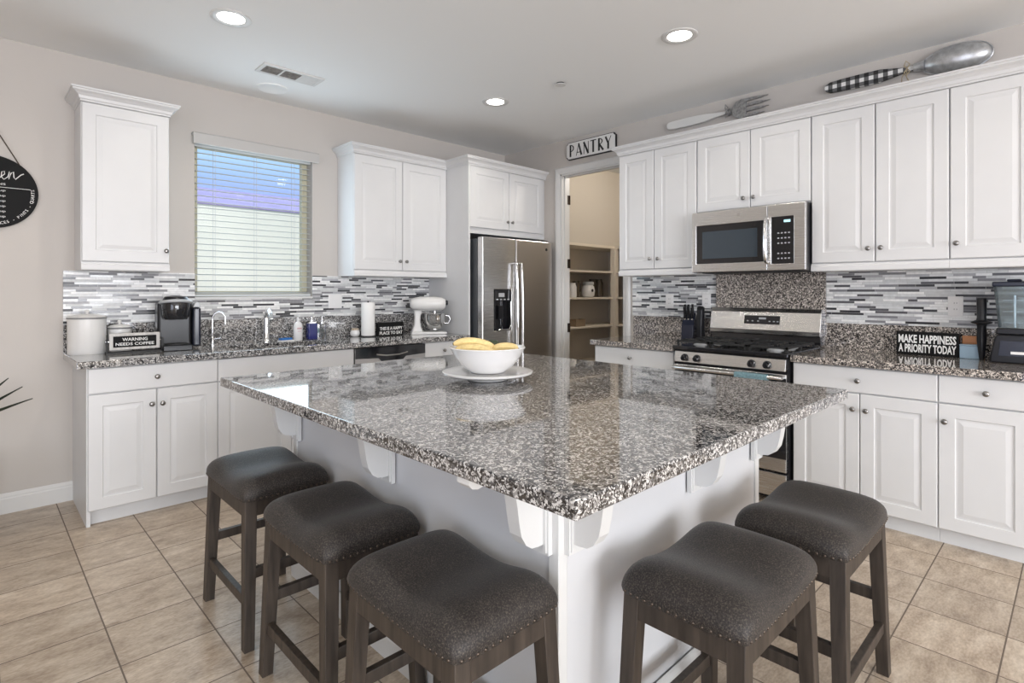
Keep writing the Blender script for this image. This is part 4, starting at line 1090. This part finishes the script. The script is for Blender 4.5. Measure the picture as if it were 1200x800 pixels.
bm = BM(); prism(bm, clipped(w - .006, h - .006, c), -.016, -.010, 'y'); obj('face', bm, 'signwhite', t, bevel=.002)
bm = BM(); ya, yb2 = -.0175, -.0155
S_ = .058
def LT(kind, x):
    k = .062
    def s(a, b, w_, w2=None): stroke(bm, (x + a[0] * k, (a[1] - .5) * 2 * S_ * .98), (x + b[0] * k, (b[1] - .5) * 2 * S_ * .98), w_, ya, yb2, w2)
    T, tn = .0195, .0065
    H_ = 2 * S_ * .98
    if kind == 'P': s((.2, 0), (.2, 1), T); bowl_arc(bm, x + .22 * k, (.70 - .5) * H_, .036, .30 * H_ - .004, tn, ya, yb2, wthick=.012)
    if kind == 'A': s((.0, 0), (.48, 1), tn); s((1.0, 0), (.45, 1), T, T * .8); s((.14, .26), (.86, .26), tn)
    if kind == 'N': s((.12, 0), (.12, 1), tn); s((.08, 1), (.95, 0), T); s((.95, 0), (.95, 1), tn)
    if kind == 'T': s((-.05, .96), (1.05, .96), tn + .002); s((.5, 0), (.5, 1), T)
    if kind == 'R': s((.2, 0), (.2, 1), T); bowl_arc(bm, x + .22 * k, (.74 - .5) * H_, .034, .26 * H_ - .004, tn, ya, yb2, wthick=.012); s((.30, .50), (.98, 0), T * .8, T)
    if kind == 'Y': s((.02, 1), (.5, .45), T * .9); s((1.0, 1), (.5, .45), tn); s((.5, 0), (.5, .5), T)
for i, ch in enumerate('PANTRY'): LT(ch, -.245 + i * .0845)
obj('lettering', bm, 'ink', t)

# round KITCHEN conversion sign on the window wall
t = thing('round_sign', 'round black Kitchen conversions board hanging by a cord at the left edge', 'sign', (.071, WALL_Y - .012, 1.870))
R0 = .211
bm = BM(); lathe(bm, [(0, -.008), (R0 - .003, -.008), (R0, -.005), (R0, .006), (0, .006)], 64, mtx=Matrix.Rotation(PI / 2, 4, 'X')); obj('board', bm, 'signblk', t, smooth=40)
bm = BM(); cyl(bm, (0, .010, .392), (0, -.02, .392), .005, 10); obj('hook', bm, 'blackm', t)
bm = BM(); tube(bm, [(.125, -.010, .168), (.004, -.012, .394), (-.004, -.012, .394), (-.125, -.010, .168)], .0032, 8); obj('cord', bm, 'rope', t)
bm = BM()
def script(pts, w=.0052):
    pts = [(x, -.0095, z) for x, z in pts]; tube(bm, pts, w / 2, 6)
def cursive(x, z, k):
    out = []
    # K i t c h e n
    L = {'K': [[(0, 1.6), (.05, 0)], [(.6, 1.5), (.08, .75), (.35, .5), (.65, .02), (.85, .15)]],
         'i': [[(0, .15), (.15, .8), (.12, .1), (.3, 0), (.45, .2)]],
         't': [[(0, .2), (.25, 1.45), (.18, .2), (.3, 0), (.48, .2)], [(.02, 1.0), (.45, 1.08)]],
         'c': [[(.42, .68), (.22, .8), (.04, .4), (.2, .02), (.5, .2)]],
         'h': [[(0, .15), (.3, 1.25), (.28, 1.7), (.12, 1.5), (.05, 0), (.2, .6), (.4, .75), (.42, .3), (.5, .03), (.66, .2)]],
         'e': [[(0, .2), (.3, .5), (.28, .78), (.1, .7), (.06, .25), (.25, .0), (.5, .22)]],
         'n': [[(0, .2), (.12, .75), (.1, .02), (.25, .6), (.42, .72), (.45, .2), (.55, .02), (.95, .45), (1.15, .55)]]}
    for ch in 'Kitchen':
        for st in L[ch]: script([(x + a * k, z + b * k + .10 * (x + a * k)) for a, b in st])
        x += {'K': .85, 'i': .45, 't': .48, 'c': .5, 'h': .66, 'e': .5, 'n': 1.1}[ch] * k
cursive(-.140, .068, .062)
box(bm, -.150, .175, -.0095, -.0078, .026, .0285)
obj('script_word', bm, 'letter', t)
tp = text_part('lettering', [('CONVERSIONS', .046, .012, .20)] + [('%s = %s' % (a, b), .008 - .030 * i, .015, .20) for i, (a, b) in enumerate([('16 Tbsp', '1 Cup'), ('12 Tbsp', '3/4 Cup'), ('8 Tbsp', '1/2 Cup'), ('5 Tbsp', '1/3 Cup'), ('4 Tbsp', '1/4 Cup'), ('2 Tbsp', '1/8 Cup')])], t, 'letter', 0, 0, -.0092, xc=-.035, ext=.0006)
# rim words, set round the circle
bm = BM()
def rimtext(s_, a0, step, rad, hgt):
    for i, ch in enumerate(s_):
        if ch == ' ': continue
        cu = bpy.data.curves.new('t', 'FONT'); cu.body = ch; cu.size = hgt * 1.3; cu.extrude = .0006; cu.align_x = 'CENTER'; cu.resolution_u = 2
        ob = bpy.data.objects.new('t', cu); me = bpy.data.meshes.new_from_object(ob)
        a = a0 + step * i
        for v in me.vertices:
            x, z = v.co.x, v.co.y - hgt * .45
            # upright outwards-reading along the rim, tops towards the centre
            ca, sa = math.cos(a), math.sin(a)
            X = ca * rad - sa * x * 1 - ca * z; Z = sa * rad + ca * x - sa * z
            v.co = (X, -.0088 - v.co.z, Z)
        bm.from_mesh(me); bpy.data.meshes.remove(me); bpy.data.objects.remove(ob); bpy.data.curves.remove(cu)
rimtext('TABLESPOONS - CUPS - OUNCES - PINTS - QUARTS', math.radians(-178), math.radians(4.3), .185, .017)
obj('rim_lettering', bm, 'letter', t)

# giant fork and spoon on the wall above the stove cabinets (local x to the right)
t = thing('decorative_fork', 'giant wall fork with white handle and grey tines above the microwave cabinet', 'wall decor', (WALL_X - .002, 2.405, 2.655), -PI / 2)
bm = BM()
hd = [(0, .002), (.004, .018), (.02, .029), (.06, .032), (.20, .033), (.34, .028), (.42, .016), (.50, .011), (.505, -.011), (.42, -.018), (.33, -.032), (.20, -.038), (.06, -.036), (.02, -.030), (.004, -.018)]
prism(bm, hd, -.034, -.010, 'y'); obj('handle', bm, 'forkw', t, bevel=.006, seg=3)
bm = BM(); tube(bm, [(.505, -.022, -.0), (.525, -.022, 0)], .030, 12); tube(bm, [(.525, -.022, 0), (.545, -.022, 0)], .023, 12); 
for s in (-1, 1): tube(bm, [(.515, -.05, 0), (.53, -.058, s * .025), (.512, -.058, s * .05), (.505, -.05, s * .02)], .004, 6)
obj('collar', bm, 'tines', t, smooth=50)
bm = BM()
outl = [(.545, -.02), (.575, -.055), (.62, -.072), (.655, -.070), (.655, .070), (.62, .075), (.575, .058), (.545, .02)]
prism(bm, outl, -.030, -.012, 'y')
for k in range(4):
    zc = -.056 + k * .0385
    ln = (.135, .165, .175, .16)[k]
    prism(bm, [(.650, zc - .0105), (.655 + ln * .6, zc - .009 ), (.655 + ln, zc + .001), (.655 + ln * .6, zc + .009), (.650, zc + .0125)], -.030, -.012, 'y')
obj('tines', bm, 'tines', t, bevel=.004)
bm = BM(); box(bm, .18, .22, -.010, 0, -.012, .012); box(bm, .585, .615, -.012, 0, -.012, .012); obj('mounting_block', bm, 'dark', t)
t = thing('decorative_spoon', 'giant wall spoon with black and white checked handle and metal bowl', 'wall decor', (WALL_X - .002, 1.222, 2.655), -PI / 2)
bm = BM()
hp = [(0, 0), (.008, .020), (.035, .034), (.10, .038), (.22, .041), (.32, .040), (.39, .026), (.44, .016), (.50, .015), (.50, -.017), (.44, -.018), (.39, -.028), (.32, -.040), (.22, -.042), (.10, -.037), (.035, -.034), (.008, -.020)]
prism(bm, hp, -.036, -.010, 'y'); obj('handle', bm, 'check', t, bevel=.006, seg=3)
bm = BM(); tube(bm, [(.495, -.024, 0), (.55, -.024, 0)], [.024, .034], 14)
obj('collar', bm, 'galv', t, smooth=50)
bm = BM()
for s in (-1, 1): tube(bm, [(.465, -.045, 0), (.48, -.052, s * .022), (.46, -.052, s * .045), (.45, -.048, s * .02), (.465, -.045, 0)], .0035, 6)
for s in (-1, 1): tube(bm, [(.465, -.045, 0), (.45 + s * .012, -.045, -.05), (.455 + s * .018, -.045, -.078)], .003, 6)
obj('twine_bow', bm, 'bow', t)
bm = BM()
# oval spoon bowl bulging towards the room
NA, NR = 40, 12
cxs, Lx, Hz = .695, .165, .082
grid = []
for r in range(NR + 1):
    q = r / NR; ring = []
    for a in range(NA):
        th = 2 * PI * a / NA
        ex = cxs + Lx * q * math.cos(th); ez = Hz * q * math.sin(th) * (1 + .10 * math.cos(th))
        ring.append(bm.verts.new((ex, -.012 - .070 * math.sqrt(max(0, 1 - q * q)), ez)) if r else None)
    grid.append(ring)
c_ = bm.verts.new((cxs, -.082, 0))
for a in range(NA):
    bm.faces.new((c_, grid[1][a], grid[1][(a + 1) % NA]))
    for r in range(1, NR): bm.faces.new((grid[r][a], grid[r + 1][a], grid[r + 1][(a + 1) % NA], grid[r][(a + 1) % NA]))
back = [bm.verts.new((v.co.x, -.004, v.co.z)) for v in grid[NR]]
for a in range(NA): bm.faces.new((grid[NR][a], grid[NR][(a + 1) % NA], back[(a + 1) % NA], back[a]))
bm.faces.new(back)
obj('spoon_bowl', bm, 'galv', t, smooth=60)
bm = BM(); tube(bm, [(cxs + (Lx + .002) * math.cos(a), -.012, (Hz + .002) * math.sin(a) * (1 + .10 * math.cos(a))) for a in [2 * PI * i / 48 for i in range(48)]], .0045, 8, closed=True); obj('rolled_rim', bm, 'galv', t, smooth=60)
bm = BM(); box(bm, .18, .22, -.010, 0, -.012, .012); obj('mounting_block', bm, 'dark', t)

# ================================================================== CEILING
def can(label, x, y):
    t = thing('recessed_downlight', label, 'ceiling light', (x, y, CEIL), 0, 'recessed ceiling lights')
    bm = BM(); lathe(bm, [(.066, .0), (.072, -.004), (.098, -.006), (.102, -.003), (.102, 0)], 40); obj('trim_ring', bm, 'trimw', t, smooth=50)
    bm = BM(); lathe(bm, [(0, -.0035), (.060, -.0035), (.068, -.001), (.068, 0), (0, 0)], 32); obj('lens', bm, 'lens', t, smooth=50)
    return t
can('round recessed ceiling light nearest the window wall cabinets, left of three', .999, 3.205)
can('round recessed ceiling light in front of the fridge, middle of three', 2.915, 3.190)
can('round recessed ceiling light near the range, right of three', 2.925, 1.628)
t = thing('ceiling_vent', 'rectangular white ceiling air vent with dark louvers', 'vent', (1.548, 3.755, CEIL), math.radians(0))
bm = BM(); slab(bm, [-.205, -.180, -.068, -.056, .056, .068, .180, .205], [-.085, -.060, .060, .085], {(1, 1), (3, 1), (5, 1)}, -.010, 0, lambda u, v, w: (u, v, w)); obj('frame', bm, 'trimw', t, bevel=.002)
for k, x in enumerate((-.124, 0, .124)):
    bm = BM(); box(bm, x - .056, x + .056, -.060, .060, -.0012, 0); obj('backing', bm, 'dark', t)
    bm = BM()
    for i in range(9):
        y = -.054 + i * .0135; s_ = -1 if k < 2 else 1
        prism(bm, [(y, -.009), (y + .0012, -.009), (y + s_ * .007 + .0012, -.0015), (y + s_ * .007, -.0015)] if k < 2 else [(y - .004, -.009), (y + .0085, -.0085), (y + .0085, -.0070), (y - .004, -.0075)], x - .0555, x + .0555, 'x')
    obj('louvers', bm, 'tines' if k < 2 else 'trimw', t)
t = thing('ceiling_speaker', 'flat round white ceiling speaker beside the air vent', 'speaker', (1.560, 4.105, CEIL))
bm = BM(); lathe(bm, [(0, -.004), (.092, -.004), (.096, -.007), (.106, -.006), (.108, 0), (0, 0)], 40); obj('grille', bm, 'ceil', t, smooth=50)
t = thing('sprinkler_cover', 'tiny dark-edged round sprinkler cap on the ceiling', 'sprinkler', (2.985, 2.585, CEIL))
bm = BM(); lathe(bm, [(.030, 0), (.026, -.010), (0, -.010)], 24); obj('escutcheon', bm, 'dark', t, smooth=40)
bm = BM(); lathe(bm, [(.038, -.0102), (.038, -.014), (0, -.015)], 24); obj('cap', bm, 'trimw', t, smooth=40)

# ================================================================== PANTRY
t = thing('pantry_shelving', 'cream built-in corner shelving inside the pantry', 'shelving', (0, 0, 0))
X0, X1 = WALL_X + .118, 5.62
sh = (.46, .894, 1.226, 1.538)
for z in sh:
    bm = BM(); slab(bm, [X0, 5.62, 5.998], [2.205, 4.0, 4.368], {(0, 0)}, z - .022, z, lambda u, v, w: (u, v, w)); obj('shelf', bm, 'pshelf', t, bevel=.002)
bm = BM(); slab(bm, [X0, 5.62, 5.998], [2.205, 4.0, 4.368], {(0, 0)}, 1.815, 1.845, lambda u, v, w: (u, v, w)); obj('top_board', bm, 'pshelf', t)
bm = BM(); box(bm, 5.585, 5.655, 3.965, 4.035, 0, 1.815); obj('corner_post', bm, 'pshelf', t, bevel=.002)
bm = BM(); box(bm, X0, X0 + .02, 4.0, 4.368, 0, 1.815); obj('side_panel', bm, 'pshelf', t)
bm = BM(); box(bm, X0, 5.998, 4.05, 4.368, 1.846, CEIL - .001); struct(obj('wall_pantry_soffit', bm, 'pwall'))
zs = 1.2265
t = thing('cookie_jar', 'white patterned jar with grey lid on the middle pantry shelf', 'jar', (5.26, 4.12, zs))
bm = BM(); lathe(bm, [(0, 0), (.055, 0), (.075, .02), (.082, .08), (.070, .13), (.055, .145), (0, .145)], 28); obj('jar', bm, 'ceramic', t, smooth=50)
bm = BM(); lathe(bm, [(.060, .145), (.066, .15), (.066, .178), (.050, .186), (0, .188)], 28); obj('lid', bm, 'tank', t, smooth=40)
bm = BM(); lathe(bm, [(0, 0), (.018, 0), (.018, .004), (0, .004)], 14, 0, -.02, -.0775, .08, mtx=Matrix.Rotation(PI / 2, 4, 'X')); obj('printed_spot', bm, 'ink', t)
bm = BM(); lathe(bm, [(0, 0), (.045, 0), (.050, .02), (.048, .12), (.036, .15), (.036, .165), (0, .168)], 24)
tag(obj('glass_jar', bm, 'soap', smooth=50, loc=(4.93, 4.09, zs)), 'pale jar left of the patterned jar on the middle pantry shelf', 'jar')
t = thing('glass_pitcher', 'tall glass pitcher at the very left of the middle pantry shelf', 'pitcher', (5.08, 4.16, zs))
bm = BM(); lathe(bm, [(0, 0), (.045, 0), (.05, .1), (.045, .19), (.042, .19), (.042, .01), (0, .01)], 24); obj('body', bm, 'basket', t, smooth=50)
bm = BM(); tube(bm, [(.048, 0, .17), (.085, 0, .16), (.085, 0, .07), (.05, 0, .05)], .006, 8); obj('handle', bm, 'basket', t, smooth=50)
for i, (x, lb) in enumerate(((5.47, 'dark glass vase on the middle pantry shelf, left of two'), (5.60, 'dark glass vase on the middle pantry shelf, right of two'))):
    bm = BM(); lathe(bm, [(0, 0), (.05, 0), (.056, .02), (.056, .17), (.04, .20), (.042, .22), (0, .22)], 24); tag(obj('glass_vase', bm, 'basket', smooth=50, loc=(x, 4.22, zs)), lb, 'vase', 'dark glass vases in the pantry')
t = thing('red_bottle', 'dark red bottle on the low pantry shelf by the door frame', 'bottle', (4.90, 4.17, .8945))
bm = BM(); lathe(bm, [(0, 0), (.036, 0), (.038, .01), (.038, .15), (.020, .185), (.014, .20), (0, .20)], 20); obj('body', bm, 'redp', t, smooth=50)
bm = BM(); lathe(bm, [(.015, .2005), (.015, .22), (0, .222)], 14); obj('cap', bm, 'dark', t, smooth=40)
bm = BM(); slab(bm, [-.085, -.080, .080, .085], [-.05, -.045, .045, .05], {(1, 1)}, 0.004, .082, lambda u, v, w: (u, v, w)); box(bm, -.084, .084, -.049, .049, 0, .004)
tag(obj('cardboard_box', bm, 'card', loc=(4.98, 4.06, .8945)), 'small open brown box beside the red bottle in the pantry', 'box')
t = thing('red_jar', 'red jar with white band on the right pantry shelf', 'jar', (5.74, 3.88, zs))
bm = BM(); lathe(bm, [(0, 0), (.05, 0), (.055, .02), (.055, .055), (.045, .075), (0, .078)], 24); obj('jar', bm, 'redp', t, smooth=50)
bm = BM(); lathe(bm, [(.0565, .02), (.0565, .042), (.0555, .043), (.0555, .019)], 24); obj('band', bm, 'ceramic', t, smooth=50)

# ================================================================== PLANT AT THE LEFT EDGE
t = thing('spiky_plant', 'dark spiky-leaved plant poking in at the left edge of the photo', 'plant', (-.10, 3.95, 0))
bm = BM(); lathe(bm, [(0, 0), (.13, 0), (.17, .38), (.18, .40), (.165, .40), (.15, .36), (0, .36)], 28); obj('planter', bm, 'pot', t, smooth=40)
bm = BM(); tube(bm, [(0, 0, .35), (.01, 0, .46), (0, .01, .56)], [.022, .02, .028], 10); obj('stem', bm, 'card', t, smooth=50)
rnd = random.Random(3)
angs = [(-5, 26), (-2, 38), (-8, 50), (4, 62), (-10, 74), (170, 20), (185, 40), (200, 60), (150, 50), (130, 30), (100, 40), (-60, 30), (-95, 45), (-120, 25), (60, 35), (35, 55), (-40, 60)]
for az, el in angs:
    bm = BM(); a = math.radians(az); e = math.radians(el); ln = .37 if az in (-5, -2, -8, 4, -10) else rnd.uniform(.26, .34)
    d = Vector((math.cos(a) * math.cos(e), math.sin(a) * math.cos(e), math.sin(e))); s_ = Vector((-math.sin(a), math.cos(a), 0)); up = s_.cross(d); rl = math.radians(42); s_, up = s_ * math.cos(rl) + up * math.sin(rl), up * math.cos(rl) - s_ * math.sin(rl)
    rows = []
    for k in range(9):
        u = k / 8; w_ = .021 * (1 - u) ** .6 + .0008; p = Vector((0, .01, .585)) + d * ln * u + Vector((0, 0, -.03 * u * u))
        rows.append([bm.verts.new(p - s_ * w_ - up * .003), bm.verts.new(p + up * (-.0065)), bm.verts.new(p + s_ * w_ - up * .003), bm.verts.new(p - up * .0005)])
    for A, B in zip(rows, rows[1:]):
        for k in range(4): bm.faces.new((A[k], A[(k + 1) % 4], B[(k + 1) % 4], B[k]))
    bm.faces.new(rows[0]); bm.faces.new(rows[-1])
    obj('leaf', bm, 'leaf', t, smooth=40)

# ================================================================== LIGHT
def area(name, loc, rot, sx, sy, power, col):
    l = bpy.data.lights.new(name, 'AREA'); l.shape = 'RECTANGLE'; l.size = sx; l.size_y = sy; l.energy = power; l.color = col
    o = bpy.data.objects.new(name, l); C.objects.link(o); o.location = loc; o.rotation_euler = rot; return o
def spot(name, x, y, power, col=(1, .93, .84)):
    l = bpy.data.lights.new(name, 'SPOT'); l.energy = power; l.spot_size = math.radians(165); l.spot_blend = .6; l.shadow_soft_size = .055; l.color = col
    o = bpy.data.objects.new(name, l); C.objects.link(o); o.location = (x, y, CEIL - .03); return o
for i, (x, y) in enumerate(((.999, 3.205), (2.915, 3.190), (2.925, 1.628), (1.0, 1.628), (1.0, .05), (2.925, .05), (-.9, 3.2), (-.9, 1.6), (-.9, .05), (1.0, -1.6), (2.925, -1.6), (-.9, -1.6))):
    spot('can_lamp', x, y, 19 if i < 3 else 15)
l = bpy.data.lights.new('pantry_lamp', 'POINT'); l.energy = 26; l.color = (1, .92, .82); l.shadow_soft_size = .08
o = bpy.data.objects.new('pantry_lamp', l); C.objects.link(o); o.location = (5.0, 3.0, CEIL - .12)
# area lamps for patio and kitchen window daylight, plus an added fill at the rear
area('patio_daylight', (-3.12, -1.0, 1.15), (0, -PI / 2, 0), 2.2, 3.0, 90, (.92, .96, 1))
area('rear_fill_lamp', (.2, -6.02, 1.35), (PI / 2, 0, 0), 4.6, 2.0, 480, (.96, .98, 1))  # added lamp, brightens the room from behind the camera
area('kitchen_window_daylight', ((WX0 + WX1) / 2, WALL_Y + .010, (WZ0 + WZ1) / 2), (-PI / 2, 0, 0), .80, 1.05, 12, (.70, .87, 1))
sun = bpy.data.lights.new('sun', 'SUN'); sun.energy = 4.0; sun.angle = .02; sun.color = (1, .96, .9)
so = bpy.data.objects.new('sun', sun); C.objects.link(so); so.rotation_euler = (math.radians(28), 0, 0)

w = bpy.data.worlds.new('World'); bpy.context.scene.world = w; w.use_nodes = True; nt = w.node_tree
bg_ = nt.nodes['Background']
g = NG(nt); tc = nt.nodes.new('ShaderNodeTexCoord'); sp = nt.nodes.new('ShaderNodeSeparateXYZ'); nt.links.new(tc.outputs['Generated'], sp.inputs[0])
colr = g.ramp(sp.outputs[2], [(0, (.40, .42, .88)), (.15, (.36, .48, .95)), (.19, (.40, .62, .97)), (.26, (.55, .85, 1)), (1, (.55, .80, 1))])
nt.links.new(colr, bg_.inputs[0]); bg_.inputs[1].default_value = 1.3

# ================================================================== CAMERA
cam = bpy.data.cameras.new('Camera'); co = bpy.data.objects.new('Camera', cam); C.objects.link(co)
cam.sensor_fit = 'HORIZONTAL'; cam.sensor_width = 36; cam.lens = 651.3 / 1200 * 36
cam.shift_y = -(400 - 341.6) / 1200
YAW = .8007            # angle of the view direction from world +X
co.location = (0, 0, CAM_H); co.rotation_euler = (PI / 2, 0, YAW - PI / 2)
cam.clip_start = .05
sc = bpy.context.scene
sc.camera = co
sc.view_settings.view_transform = 'Standard'; sc.view_settings.look = 'None'; sc.view_settings.exposure = -.17; sc.view_settings.gamma = 1
sc.cycles.max_bounces = 8; sc.cycles.diffuse_bounces = 4; sc.cycles.glossy_bounces = 4; sc.cycles.transmission_bounces = 6; sc.cycles.transparent_max_bounces = 8
sc.cycles.sample_clamp_indirect = 4
sc.cycles.caustics_reflective = False; sc.cycles.caustics_refractive = False
